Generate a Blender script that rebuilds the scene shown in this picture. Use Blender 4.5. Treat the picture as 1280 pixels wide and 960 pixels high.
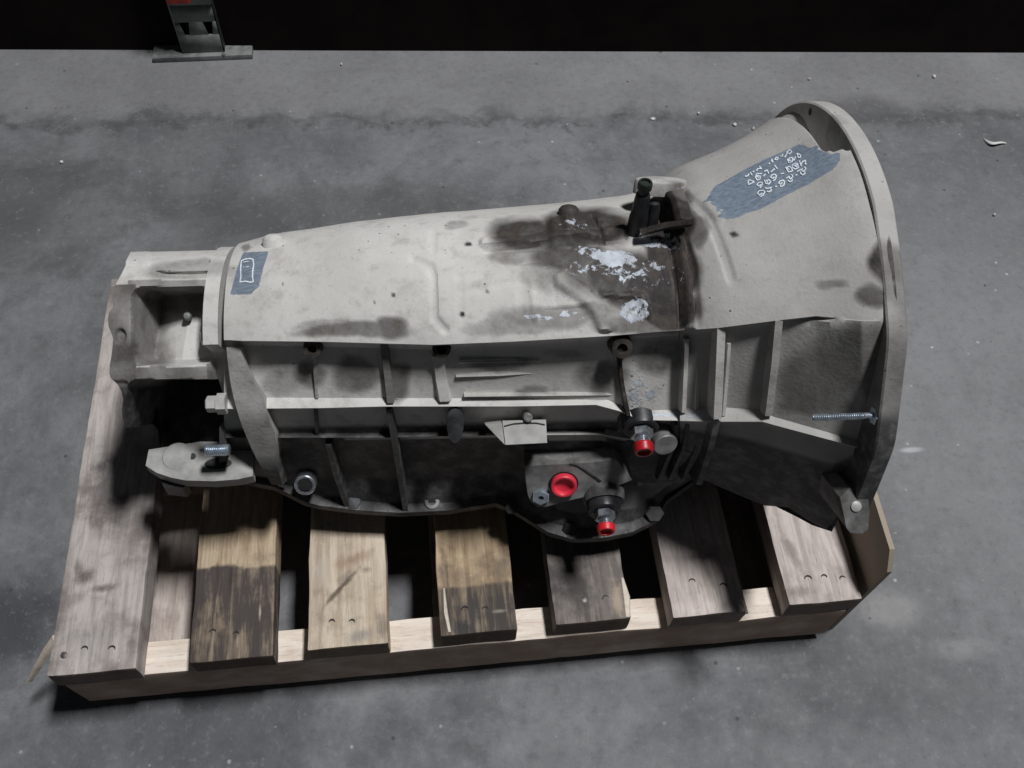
import bpy, bmesh, math, random
from mathutils import Vector, Matrix, noise
from mathutils.bvhtree import BVHTree
random.seed(7)
SC = bpy.context.scene
COL = SC.collection
for o in list(bpy.data.objects): bpy.data.objects.remove(o)
V = Vector
# ------------------------------------------------------------------ camera, world, lamps, exposure
PITCH, ROLL, YAW = math.radians(57.68672), math.radians(3.48351), math.radians(8.75078)
CAM = V((0.44305, -0.32293, 1.19516)); FPX = 1162.92
ca, sa = math.cos(PITCH), math.sin(PITCH)
FW = V((math.sin(YAW)*ca, math.cos(YAW)*ca, -sa))
R0 = V((math.cos(YAW), -math.sin(YAW), 0)); U0 = R0.cross(FW)
RT = math.cos(ROLL)*R0 + math.sin(ROLL)*U0
UP = -math.sin(ROLL)*R0 + math.cos(ROLL)*U0
cd = bpy.data.cameras.new('camera'); cam = bpy.data.objects.new('camera', cd); COL.objects.link(cam)
cd.sensor_fit = 'HORIZONTAL'; cd.sensor_width = 36; cd.lens = FPX/1280*36; cd.clip_start = .02; cd.clip_end = 200
m = Matrix((RT, UP, -FW)).transposed().to_4x4(); m.translation = CAM; cam.matrix_world = m
SC.camera = cam
w = bpy.data.worlds.new('World'); SC.world = w; w.use_nodes = True
bg = w.node_tree.nodes['Background']; bg.inputs[0].default_value = (.80, .90, 1.0, 1); bg.inputs[1].default_value = .024
def area(name, loc, target, sx, sy, power, col):
    l = bpy.data.lights.new(name, 'AREA'); l.shape = 'RECTANGLE'; l.size = sx; l.size_y = sy; l.energy = power; l.color = col
    o = bpy.data.objects.new(name, l); COL.objects.link(o); o.location = loc
    o.rotation_euler = (V(target)-V(loc)).to_track_quat('-Z', 'Y').to_euler(); return o
area('ceiling_lamp', (2.12, .36, 6.0), (.55, .28, .2), .95, .5, 355, (.985, .99, 1))
SC.view_settings.view_transform = 'Standard'; SC.view_settings.look = 'None'; SC.view_settings.exposure = 0; SC.view_settings.gamma = 1

# ------------------------------------------------------------------ helpers
def ray(x, y): return FW + RT*((x-640)/FPX) + UP*((480-y)/FPX)
def at(x, y, z):
    d = ray(x, y); return CAM + d*((z-CAM.z)/d.z)
def atY(x, y, Y):
    d = ray(x, y); return CAM + d*((Y-CAM.y)/d.y)
ZD = .146                                   # height of the pallet deck
ORG = V((.8461, .2339, ZD)); TH = -.0409; HZ = .2353
AX = V((math.cos(TH), math.sin(TH), 0)); BX = V((-math.sin(TH), math.cos(TH), 0))
CLOC = V(((CAM-ORG).dot(AX), (CAM-ORG).dot(BX), CAM.z-ZD-HZ))
def rloc(x, y):
    d = ray(x, y); return V((d.dot(AX), d.dot(BX), d.z))
EP = V((0, -.819, -.574)); EQ = V((0, -.574, .819))
def P(x, y, q):                              # point of the gearbox (axis coords: along, away, up) on plane q
    d = rloc(x, y); return CLOC + d*((q-CLOC.dot(EQ))/d.dot(EQ))
def PS(x, y, s):
    d = rloc(x, y); return CLOC + d*((s-CLOC.x)/d.x)
def PH(x, y, h):
    d = rloc(x, y); return CLOC + d*((h-CLOC.z)/d.z)
def lift(v): return V((v[0], v[1], v[2]+HZ))
def pq(v): return EP.dot(v), EQ.dot(v)
def interp(tab, x):
    if x <= tab[0][0]: return tab[0][1]
    for (a, b), (c, d) in zip(tab, tab[1:]):
        if x <= c: return b+(d-b)*(x-a)/(c-a)
    return tab[-1][1]
def smooth(a, b, x):
    t = min(1, max(0, (x-a)/(b-a))); return t*t*(3-2*t)

def mesh_obj(name, vs, fs, mat, parent=None, ang=40, flat=False):
    me = bpy.data.meshes.new(name); me.from_pydata([tuple(v) for v in vs], [], fs); me.validate()
    bm = bmesh.new(); bm.from_mesh(me); bmesh.ops.recalc_face_normals(bm, faces=bm.faces[:]); bm.to_mesh(me); bm.free()
    if not flat:
        for p in me.polygons: p.use_smooth = True
        me.set_sharp_from_angle(angle=math.radians(ang))
    if mat: me.materials.append(mat)
    o = bpy.data.objects.new(name, me); COL.objects.link(o)
    if parent: o.parent = parent
    return o
def tag(o, label=None, cat=None, group=None, kind=None):
    if label: o['label'] = label
    if cat: o['category'] = cat
    if group: o['group'] = group
    if kind: o['kind'] = kind
    return o
def empty(name, loc, rz, label, cat, group=None):
    o = bpy.data.objects.new(name, None); COL.objects.link(o); o.location = loc; o.rotation_euler = (0, 0, rz); o.empty_display_size = .05
    return tag(o, label, cat, group)
def gridfaces(nr, nc, closed_r=False, off=0):
    f = []
    for i in range(nr if closed_r else nr-1):
        for j in range(nc-1):
            a, b = i*nc+j, ((i+1) % nr)*nc+j
            f.append((off+a, off+a+1, off+b+1, off+b))
    return f
class MB:                                    # collects shapes for ONE mesh object
    def __init__(s): s.v = []; s.f = []
    def grid(s, rows, closed=False, caps=False):
        o = len(s.v); nr, nc = len(rows), len(rows[0])
        for r in rows: s.v += list(r)
        s.f += gridfaces(nr, nc, closed, o)
        if caps:
            s.f.append([o+i*nc for i in range(nr)]); s.f.append([o+i*nc+nc-1 for i in range(nr)][::-1])
        return s
    def lathe(s, c, axis, prof, n=24, phase=0, squash=1.0):
        a = V(axis).normalized(); t = V((1, 0, 0)) if abs(a.x) < .9 else V((0, 1, 0))
        u = (t - a*t.dot(a)).normalized(); w_ = a.cross(u); o = len(s.v)
        for r, z in prof:
            for k in range(n):
                an = phase+2*math.pi*k/n
                s.v.append(V(c)+a*z+(u*math.cos(an)+w_*math.sin(an)*squash)*r)
        for i in range(len(prof)-1):
            for k in range(n):
                s.f.append((o+i*n+k, o+i*n+(k+1) % n, o+(i+1)*n+(k+1) % n, o+(i+1)*n+k))
        if prof[0][0] > 1e-6: s.f.append([o+k for k in range(n)][::-1])
        if prof[-1][0] > 1e-6: s.f.append([o+(len(prof)-1)*n+k for k in range(n)])
        return s
    def prism(s, pts, d):                    # pts: planar ring of points, extruded by vector d
        o = len(s.v); n = len(pts); d = V(d)
        s.v += [V(p) for p in pts]+[V(p)+d for p in pts]
        s.f.append(list(range(o, o+n))[::-1]); s.f.append(list(range(o+n, o+2*n)))
        for k in range(n): s.f.append((o+k, o+(k+1) % n, o+n+(k+1) % n, o+n+k))
        return s
    def sweep(s, pts, wdir, ddir, w_, d, ch=.28, taper=None):   # a rib: outer face along pts, width w_ on wdir, depth d against ddir
        wd, dd = V(wdir).normalized(), V(ddir).normalized(); rows = []
        n = len(pts)
        prof = [(-.62, -1), (-.5, -.25), (-.5+ch*.5, 0), (.5-ch*.5, 0), (.5, -.25), (.62, -1)]
        rows = [[] for _ in prof]
        for i, p in enumerate(pts):
            k = taper[i] if taper else 1
            for r_, (a, b) in zip(rows, prof): r_.append(V(p)+wd*(a*w_*k)+dd*(b*d))
        return s.grid(rows, closed=True, caps=True)
    def box(s, a, b, bev=.0):
        a, b = V(a), V(b); bm = bmesh.new(); bmesh.ops.create_cube(bm, size=1)
        for v in bm.verts: v.co = V(((a[i]+b[i])/2+v.co[i]*(b[i]-a[i]) for i in range(3)))
        if bev: bmesh.ops.bevel(bm, geom=bm.edges[:], offset=bev, segments=2, profile=.6, affect='EDGES')
        o = len(s.v); bm.verts.index_update(); s.v += [v.co.copy() for v in bm.verts]; s.f += [[o+v.index for v in f.verts] for f in bm.faces]; bm.free(); return s
    def obj(s, name, mat, parent=None, ang=40, up=True):
        return mesh_obj(name, [lift(v) for v in s.v] if up else s.v, s.f, mat, parent, ang)

# ------------------------------------------------------------------ materials
class NT:
    def __init__(s, name):
        s.m = bpy.data.materials.new(name); s.m.use_nodes = True; s.t = s.m.node_tree; s.b = s.t.nodes['Principled BSDF']; s.co = None
    def n(s, ty, **kw):
        nd = s.t.nodes.new(ty)
        for k, v in kw.items():
            if k in ('inp',):
                for kk, vv in v.items(): s.set(nd, kk, vv)
            else: setattr(nd, k, v)
        return nd
    def set(s, nd, key, val):
        i = nd.inputs[key]
        if isinstance(val, bpy.types.NodeSocket): s.t.links.new(val, i)
        else: i.default_value = val
    def coord(s, scale=(1, 1, 1), world=False, off=(0, 0, 0)):
        if world: c = s.n('ShaderNodeNewGeometry').outputs['Position']
        else: c = s.n('ShaderNodeTexCoord').outputs['Object']
        mp = s.n('ShaderNodeMapping', inp={'Vector': c, 'Scale': scale, 'Location': off}); return mp.outputs[0]
    def noise(s, co, scale, detail=4, rough=.55, dist=0):
        return s.n('ShaderNodeTexNoise', inp={'Vector': co, 'Scale': scale, 'Detail': detail, 'Roughness': rough, 'Distortion': dist}).outputs[0]
    def vor(s, co, scale, feat='F1'):
        return s.n('ShaderNodeTexVoronoi', feature=feat, inp={'Vector': co, 'Scale': scale}).outputs['Distance']
    def mr(s, v, a, b, c=0, d=1, smooth=True):
        return s.n('ShaderNodeMapRange', interpolation_type='SMOOTHSTEP' if smooth else 'LINEAR', inp={'Value': v, 'From Min': a, 'From Max': b, 'To Min': c, 'To Max': d}).outputs[0]
    def ma(s, op, a, b, c=None):
        nd = s.n('ShaderNodeMath', operation=op); s.set(nd, 0, a); s.set(nd, 1, b)
        if c is not None: s.set(nd, 2, c)
        return nd.outputs[0]
    def mix(s, f, a, b, mode='MIX'):
        nd = s.n('ShaderNodeMix', data_type='RGBA', blend_type=mode)
        s.set(nd, 0, f)
        for i, x in ((6, a), (7, b)):
            if isinstance(x, tuple) and len(x) == 3: x = (*x, 1)
            s.set(nd, i, x)
        return nd.outputs[2]
    def bump(s, h, dist, strength=1, nrm=None):
        nd = s.n('ShaderNodeBump', inp={'Height': h, 'Distance': dist, 'Strength': strength})
        if nrm: s.set(nd, 'Normal', nrm)
        return nd.outputs[0]
    def out(s, col, rough=.5, metal=0, nrm=None, spec=None):
        for k, v in (('Base Color', col), ('Roughness', rough), ('Metallic', metal)):
            if isinstance(v, tuple) and len(v) == 3: v = (*v, 1)
            s.set(s.b, k, v)
        if nrm: s.set(s.b, 'Normal', nrm)
        if spec is not None: s.set(s.b, 'Specular IOR Level', spec)
        return s.m

def mat_case(name, ba, bb):
    t = NT(name); c = t.coord()
    at_ = t.n('ShaderNodeVertexColor', layer_name='wear_shade') if False else t.n('ShaderNodeAttribute', attribute_name='wear_shade')
    sep = t.n('ShaderNodeSeparateColor', inp={'Color': at_.outputs['Color']})
    oil_shade, peel_, blue_, grime_shade = sep.outputs[0], sep.outputs[1], sep.outputs[2], at_.outputs['Alpha']  # oil and grime channels also carry some painted shade
    n1 = t.noise(c, 9, 5, .6); n2 = t.noise(c, 55, 5, .65); n3 = t.noise(c, 260, 3, .6)
    base = t.mix(t.mr(n1, .3, .7), ba, bb)
    base = t.mix(t.mr(n2, .50, .76, 0, .55), base, (.30, .285, .265))
    n5 = t.noise(c, 24, 6, .7, .6); base = t.mix(t.mr(n5, .5, .72, 0, .4), base, (.33, .32, .305))
    base = t.mix(t.mr(n3, .62, .75, 0, .45), base, (.22, .20, .185))
    pv = t.vor(t.coord(off=(2, 5, 1)), 70); base = t.mix(t.ma('MULTIPLY', t.mr(pv, .09, .05), t.mr(n1, .45, .55)), base, (.10, .095, .09))
    sc_ = t.noise(t.coord((14, 130, 130)), 5, 3, .6); base = t.mix(t.mr(sc_, .68, .76, 0, .45), base, (.30, .29, .28)); base = t.mix(t.mr(sc_, .30, .24, 0, .4), base, (.66, .66, .66))
    jit = t.ma('MULTIPLY', t.ma('SUBTRACT', n2, .5), .55)
    oil = t.mr(t.ma('ADD', oil_shade, t.ma('MULTIPLY', jit, t.mr(oil_shade, 0, .25))), .08, .80, smooth=False)
    oc = t.mix(t.mr(n2, .35, .7), (.024, .0215, .021), (.074, .062, .053))
    col = t.mix(oil, base, oc)
    g = t.mr(t.ma('ADD', grime_shade, t.ma('MULTIPLY', jit, .6)), .2, .8)
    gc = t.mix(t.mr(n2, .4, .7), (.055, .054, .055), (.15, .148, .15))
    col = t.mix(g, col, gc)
    vo = t.noise(c, 130, 4, .7, .5)
    pe = t.mr(t.ma('ADD', peel_, t.ma('MULTIPLY', t.ma('SUBTRACT', vo, .5), 1.7)), .43, .62)
    pe = t.ma('MULTIPLY', pe, t.mr(peel_, .05, .2))
    pcol = t.mix(t.mr(n2, .35, .65), (.60, .65, .72), (.36, .38, .42))
    col = t.mix(pe, col, pcol)
    st = t.noise(t.coord((10, 60, 60)), 7, 4, .6)
    bl = t.mr(t.ma('ADD', blue_, t.ma('MULTIPLY', t.ma('SUBTRACT', st, .5), .5)), .42, .55)
    bcol = t.mix(t.mr(st, .3, .7), (.115, .15, .205), (.20, .25, .315))
    col = t.mix(t.ma('MULTIPLY', bl, .93), col, bcol)
    ro = t.mr(t.ma('MAXIMUM', oil, g), 0, 1, .75, .58)
    hb = t.ma('ADD', t.ma('MULTIPLY', n3, .8), t.ma('ADD', t.ma('MULTIPLY', n2, .4), t.ma('MULTIPLY', pe, .8)))
    return t.out(col, ro, 0, t.bump(hb, .0011, .45), .25)
def mat_simple(name, col, rough, metal=0, var=.25, scale=60, bump=.0004, spec=.5):
    t = NT(name); c = t.coord(); n = t.noise(c, scale, 4, .6); n0 = t.noise(c, scale*.18, 3, .6)
    dark = tuple(x*(1-var*1.6) for x in col); lite = tuple(min(1, x*(1+var)) for x in col)
    cc = t.mix(t.mr(t.ma('ADD', t.ma('MULTIPLY', n, .5), t.ma('MULTIPLY', n0, .5)), .35, .65), dark, lite)
    return t.out(cc, t.mr(n, .3, .7, rough*.85, min(1, rough*1.15)), metal, t.bump(n, bump, .7) if bump else None, spec)
def mat_wood(name, light, dark, stain=(.10, .09, .085), amount=.35, end=None, endcol=(.05, .045, .045), seed=0, axis='y', marks=(), face=None):
    t = NT(name)
    sc = (1, .085, 1) if axis == 'y' else (.085, 1, 1)
    c = t.coord(sc, off=(seed*3.7, seed*1.3, seed*.7)); c2 = t.coord(off=(seed*2.1, seed, 0))
    g = t.noise(c, 95, 6, .65, .6); g2 = t.noise(c, 26, 3, .6, 1.2); bl = t.noise(c2, 14, 5, .62); fine = t.noise(c, 420, 3, .7)
    col = t.mix(t.mr(g, .36, .62), dark, light)
    fib = t.noise(t.coord((1, .02, 1) if axis == 'y' else (.02, 1, 1), off=(seed, 0, seed)), 380, 3, .7)
    col = t.mix(t.mr(fib, .54, .70, 0, .28), col, tuple(x*.6 for x in dark)); col = t.mix(t.mr(fib, .44, .30, 0, .2), col, tuple(min(1, x*1.18) for x in light))
    col = t.mix(t.mr(g2, .52, .66, 0, .45), col, tuple(x*.72 for x in dark))
    col = t.mix(t.mr(bl, .62-amount*.35, .78-amount*.2, 0, min(1, .35+amount)), col, stain)
    col = t.mix(t.mr(fine, .56, .72, 0, .5), col, tuple(x*.45 for x in dark)); mt = t.noise(c2, 38, 6, .72, .5); col = t.mix(t.mr(mt, .52, .74, 0, .5), col, tuple(x*.7 for x in dark)); col = t.mix(t.mr(mt, .45, .28, 0, .35), col, tuple(min(1, x*1.15) for x in light))
    sp = t.noise(c2, 160, 4, .7)
    col = t.mix(t.mr(sp, .64, .72, 0, .55), col, tuple(min(1, x*1.2) for x in light))
    if end is not None:
        pos = t.n('ShaderNodeTexCoord').outputs['Object']; sx = t.n('ShaderNodeSeparateXYZ', inp={'Vector': pos})
        yy = t.ma('ADD', sx.outputs[1], t.ma('MULTIPLY', t.ma('SUBTRACT', bl, .5), .03))
        k = t.mr(yy, end-.003, end+.003, 1, 0)
        k = t.ma('MULTIPLY', k, t.mr(t.ma('ADD', t.ma('MULTIPLY', g, .55), t.ma('MULTIPLY', bl, .45)), .62, .46, .45, .96))
        col = t.mix(k, col, endcol)
    if marks:
        ps = t.n('ShaderNodeTexCoord').outputs['Object']; sq = t.n('ShaderNodeSeparateXYZ', inp={'Vector': ps})
        for (mx, my, rx, ry, rot, amt, mc_) in marks:
            dx = t.ma('SUBTRACT', sq.outputs[0], mx); dy = t.ma('SUBTRACT', sq.outputs[1], my); c_, s_ = math.cos(rot), math.sin(rot)
            a = t.ma('DIVIDE', t.ma('ADD', t.ma('MULTIPLY', dx, c_), t.ma('MULTIPLY', dy, s_)), rx); b_ = t.ma('DIVIDE', t.ma('SUBTRACT', t.ma('MULTIPLY', dy, c_), t.ma('MULTIPLY', dx, s_)), ry)
            d = t.ma('SQRT', t.ma('ADD', t.ma('MULTIPLY', a, a), t.ma('MULTIPLY', b_, b_)), 0)
            d = t.ma('ADD', d, t.ma('MULTIPLY', t.ma('SUBTRACT', t.noise(c2, 60, 5, .7), .5), 2.2))
            col = t.mix(t.mr(d, 1.35, .1, 0, amt), col, mc_)
    # end grain: saw-cut faces are browner and darker wood
    nz = t.n('ShaderNodeTexCoord').outputs['Normal']; sn = t.n('ShaderNodeSeparateXYZ', inp={'Vector': nz})
    e = t.mr(t.ma('ABSOLUTE', sn.outputs[1 if axis == 'y' else 0], 0), .8, .95)
    col = t.mix(t.ma('MULTIPLY', e, .8), col, (.11, .075, .055))
    if face: col = t.mix(t.ma('MULTIPLY', t.mr(t.ma('ABSOLUTE', sn.outputs[1], 0), .8, .95), t.mr(bl, .3, .6, .5, .9)), col, face)  # face: shade of the upright side painted in as darker brown
    hb = t.ma('ADD', g, t.ma('MULTIPLY', fine, .5))
    return t.out(col, .78, 0, t.bump(hb, .0016, .55), .25)
def mat_concrete():
    t = NT('stained_concrete'); c = t.coord(world=True); 
    n0 = t.noise(c, 1.6, 6, .62, .3); n1 = t.noise(c, 5, 7, .68, .4); n2 = t.noise(c, 24, 6, .7); n3 = t.noise(c, 190, 4, .7); n4 = t.noise(c, 600, 2, .6)
    col = t.mix(t.mr(n1, .30, .70), (.118, .120, .126), (.222, .224, .232))
    col = t.mix(t.mr(n0, .44, .64, 0, .45), col, (.095, .096, .10))
    col = t.mix(t.mr(n2, .50, .74, 0, .5), col, (.085, .086, .09))
    col = t.mix(t.mr(n2, .44, .28, 0, .4), col, (.25, .253, .262))
    # wet-looking traffic stain whose ragged border runs along the rack
    sx = t.n('ShaderNodeSeparateXYZ', inp={'Vector': c})
    yl = t.ma('ADD', sx.outputs[1], t.ma('MULTIPLY', sx.outputs[0], .055))
    yy = t.ma('ADD', yl, t.ma('ADD', t.ma('MULTIPLY', t.ma('SUBTRACT', n1, .5), .12), t.ma('MULTIPLY', t.ma('SUBTRACT', n2, .5), .09)))
    far = t.mr(yy, 1.03, 1.075)
    col = t.mix(t.ma('MULTIPLY', far, .45), col, (.27, .267, .275))
    edge = t.ma('MULTIPLY', t.mr(yy, 1.005, 1.035), t.mr(yy, 1.058, 1.035))
    col = t.mix(t.ma('MULTIPLY', edge, t.mr(n2, .38, .6, .1, .7)), col, (.07, .07, .073))
    # greenish-grey darker band between rack border and pallet, darker oil patch left of the pallet
    def patch(x, y, rx, ry, amt, cc):
        nonlocal col
        dx = t.ma('DIVIDE', t.ma('SUBTRACT', sx.outputs[0], x), rx); dy = t.ma('DIVIDE', t.ma('SUBTRACT', sx.outputs[1], y), ry)
        d = t.ma('SQRT', t.ma('ADD', t.ma('MULTIPLY', dx, dx), t.ma('MULTIPLY', dy, dy)), 0)
        d = t.ma('ADD', d, t.ma('MULTIPLY', t.ma('SUBTRACT', n1, .5), 1.6))
        col = t.mix(t.mr(d, 1.15, .35, 0, amt), col, cc)
    patch(-.26, .82, .25, .16, .45, (.075, .074, .072)); patch(.28, .80, .30, .07, .45, (.07, .07, .07))
    patch(-.16, .10, .13, .10, .85, (.045, .047, .055)); patch(.15, -.05, .30, .07, .6, (.07, .072, .078))
    patch(1.28, .98, .14, .05, .6, (.085, .085, .085)); patch(1.135, .262, .022, .006, .8, (.75, .78, .80))
    patch(.7, -.05, .20, .05, .25, (.09, .092, .10)); patch(1.03, .03, .06, .035, .75, (.30, .297, .295)); patch(1.10, -.03, .05, .02, .5, (.29, .29, .29)); patch(1.3, .30, .4, .5, .6, (.235, .237, .243)); patch(.75, -.16, .5, .06, .4, (.225, .23, .237))
    patch(.45, -.24, .5, .10, .35, (.10, .105, .112))
    # fine speckle, dusty pits and pale scuffs
    n6 = t.noise(c, 75, 5, .72); col = t.mix(t.mr(n6, .5, .72, 0, .34), col, (.088, .088, .091)); col = t.mix(t.mr(n6, .46, .3, 0, .4), col, (.27, .273, .28))
    col = t.mix(t.mr(n3, .58, .70, 0, .35), col, (.075, .075, .078))
    col = t.mix(t.mr(n3, .37, .27, 0, .5), col, (.30, .30, .31))
    sp = t.vor(c, 26); col = t.mix(t.ma('MULTIPLY', t.mr(sp, .085, .04), t.mr(n1, .46, .6)), col, (.42, .43, .44))
    sp2 = t.vor(t.coord(world=True, off=(3.1, 1.7, 0)), 17); col = t.mix(t.ma('MULTIPLY', t.mr(sp2, .06, .03), .7), col, (.05, .05, .05))
    hb = t.ma('ADD', t.ma('MULTIPLY', n2, .7), t.ma('ADD', t.ma('MULTIPLY', n3, .6), t.ma('MULTIPLY', n4, .2)))
    return t.out(col, t.mr(n2, .3, .7, .58, .85), 0, t.bump(hb, .0022, .5), .35)

M = {
 'case': mat_case('dusty_cast_aluminium', (.515, .50, .475), (.615, .60, .575)), 'bell': mat_case('dull_cast_aluminium', (.372, .362, .345), (.452, .442, .424)),
 'steel': mat_simple('bare_steel', (.52, .55, .60), .32, .85, .25, 120),
 'zinc': mat_simple('zinc_plated_steel', (.55, .62, .70), .28, .8, .2, 150),
 'dark': mat_simple('black_oily_metal', (.030, .031, .034), .42, .2, .4, 70),
 'pan': mat_simple('dark_pan_casting', (.072, .075, .080), .42, .3, .5, 40, .0008),
 'grey': mat_simple('grey_dusty_metal', (.20, .20, .20), .5, .15, .35, 60, .0006),
 'bright': mat_simple('clean_machined_pad', (.50, .49, .47), .5, .1, .15, 50, .0004),
 'shelf': mat_simple('dusty_shelf_casting', (.36, .355, .34), .6, .05, .25, 45, .0006),
 'brack': mat_simple('worn_grey_bracket', (.22, .215, .21), .5, .25, .4, 45, .0005),
 'red': mat_simple('red_plastic', (.66, .014, .024), .42, 0, .28, 30, .0002),
 'redd': mat_simple('red_plastic_cup', (.66, .035, .062), .36, 0, .25, 30, .0002),
 'hole': mat_simple('dark_bore', (.012, .012, .012), .7, 0, .2, 60, 0),
 'paint': mat_simple('white_marker_paint', (.78, .84, .92), .6, 0, .12, 200, 0),
 'green': mat_simple('green_cap_plastic', (.016, .026, .019), .5, 0, .35, 80, .0003),
 'card': mat_simple('tan_fibreboard', (.33, .275, .215), .75, 0, .12, 14, .0003, .3),
 'rack': mat_simple('grey_green_rack_steel', (.15, .17, .16), .5, .2, .25, 40, .0004),
 'plate': mat_simple('scuffed_base_plate', (.19, .20, .195), .55, .1, .3, 50, .0005),
 'black': mat_simple('dark_void_black', (.010, .0065, .006), .9, 0, .3, 30, 0, .1),
 'rackred': mat_simple('red_rack_connector', (.55, .04, .02), .5, 0, .3, 40, .0003),
 'chip': mat_simple('white_chip', (.72, .72, .70), .7, 0, .1, 200, .0003),
 'splint': mat_simple('pale_split_wood', (.66, .57, .48), .7, 0, .15, 150, .0004),
 'nail': mat_simple('dull_nail', (.16, .15, .15), .5, .5, .3, 300, 0),
 'dent_shade': mat_simple('nail_dent_shade', (.035, .028, .024), .8, 0, .3, 300, 0),
 'conc': mat_concrete(),
}

# ------------------------------------------------------------------ setting: floor, rack, panel for the dark void
fl = MB().grid([[V((x, y, 0)) for x in (-6, -2, 0, 2, 6)] for y in (-6, -2, 0, 2, 6)]).obj('floor', M['conc'], None, 40, False)
tag(fl, kind='structure')
rk = empty('storage_rack', at(254, 66, 0), 0, 'grey slotted rack upright on a flat base plate before the dark void panel', 'rack')
ro = rk.location
def rl(v): return V(v)-ro
b = MB(); A = at(192, 79, 0); B_ = at(316, 77, 0)
b.box(rl((A.x, A.y, .0)), rl((B_.x, A.y+.058, .011)), .0015); b.obj('base_plate', M['plate'], rk, 40, False)
# slotted upright: a front sheet with teardrop holes, two folded sides
x0, x1 = at(230, 66, .011).x, at(281, 66, .011).x; yf = at(254, 66, .011).y
wU = x1-x0; vs, fs = [], []
def quad(pts):
    o = len(vs); vs.extend([V(p) for p in pts]); fs.append(list(range(o, o+len(pts))))
zt = .95; pitch_ = .105; z0 = .011
colx = [x0, x0+.008, x0+.008+.018, x1-.026, x1-.008, x1]
zz = z0
while zz < zt:
    a, c_ = zz+.040, zz+.068; e = zz+pitch_
    quad([(x0, yf, zz), (x1, yf, zz), (x1, yf, a), (x0, yf, a)]); quad([(x0, yf, c_), (x1, yf, c_), (x1, yf, e), (x0, yf, e)])
    for (ha, hb) in ((colx[1], colx[2]), (colx[3], colx[4])):
        pass
    h1, h2 = (colx[1], colx[2]), (colx[3], colx[4]); n_ = .005
    for l_, r_, ln, rn in ((x0, h1[0], 0, n_), (h1[1], h2[0], -n_, n_), (h2[1], x1, -n_, 0)):
        quad([(l_+(ln), yf, a), (r_+rn, yf, a), (r_, yf, c_), (l_, yf, c_)])
    zz = e
for xx in (x0, x1): quad([(xx, yf, z0), (xx, yf+.055, z0), (xx, yf+.055, zz), (xx, yf, zz)])
up = mesh_obj('upright', [rl(v) for v in vs], fs, M['rack'], rk, 30); sm = up.modifiers.new('sheet', 'SOLIDIFY'); sm.thickness = .0022
b = MB(); q_ = at(276, 66, .011); b.lathe(rl((x0+.075, yf-.008, .011)), (0, 0, 1), [(.004, 0), (.004, .003), (.002, .0035), (.002, .005)], 6); b.obj('anchor_bolt', M['plate'], rk, 30, False)
cb = atY(222, 2, yf-.012)
b = MB(); b.box(rl((cb.x-.020, yf-.012, cb.z-.006)), rl((cb.x+.022, yf-.003, cb.z+.16)), .003); b.box(rl((cb.x+.022, yf-.009, cb.z-.001)), rl((x1+.004, yf-.003, cb.z+.15)), .002); b.obj('beam_connector', M['rackred'], rk, 30, False)
A = at(0, 62, 0); B_ = at(1280, 66, 0); d_ = (B_-A).normalized(); nrm = V((-d_.y, d_.x, 0))
b = MB(); a0 = A-d_*2.2; b0 = B_+d_*2.2
b.prism([a0, b0, b0+nrm*.02, a0+nrm*.02], (0, 0, .62)); bk = b.obj('dark_void_panel', M['black'], None, 40, False)  # black panel stands in for the dark void under the rack
tag(bk, 'long black panel standing in for the dark void under the rack', 'board')
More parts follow.
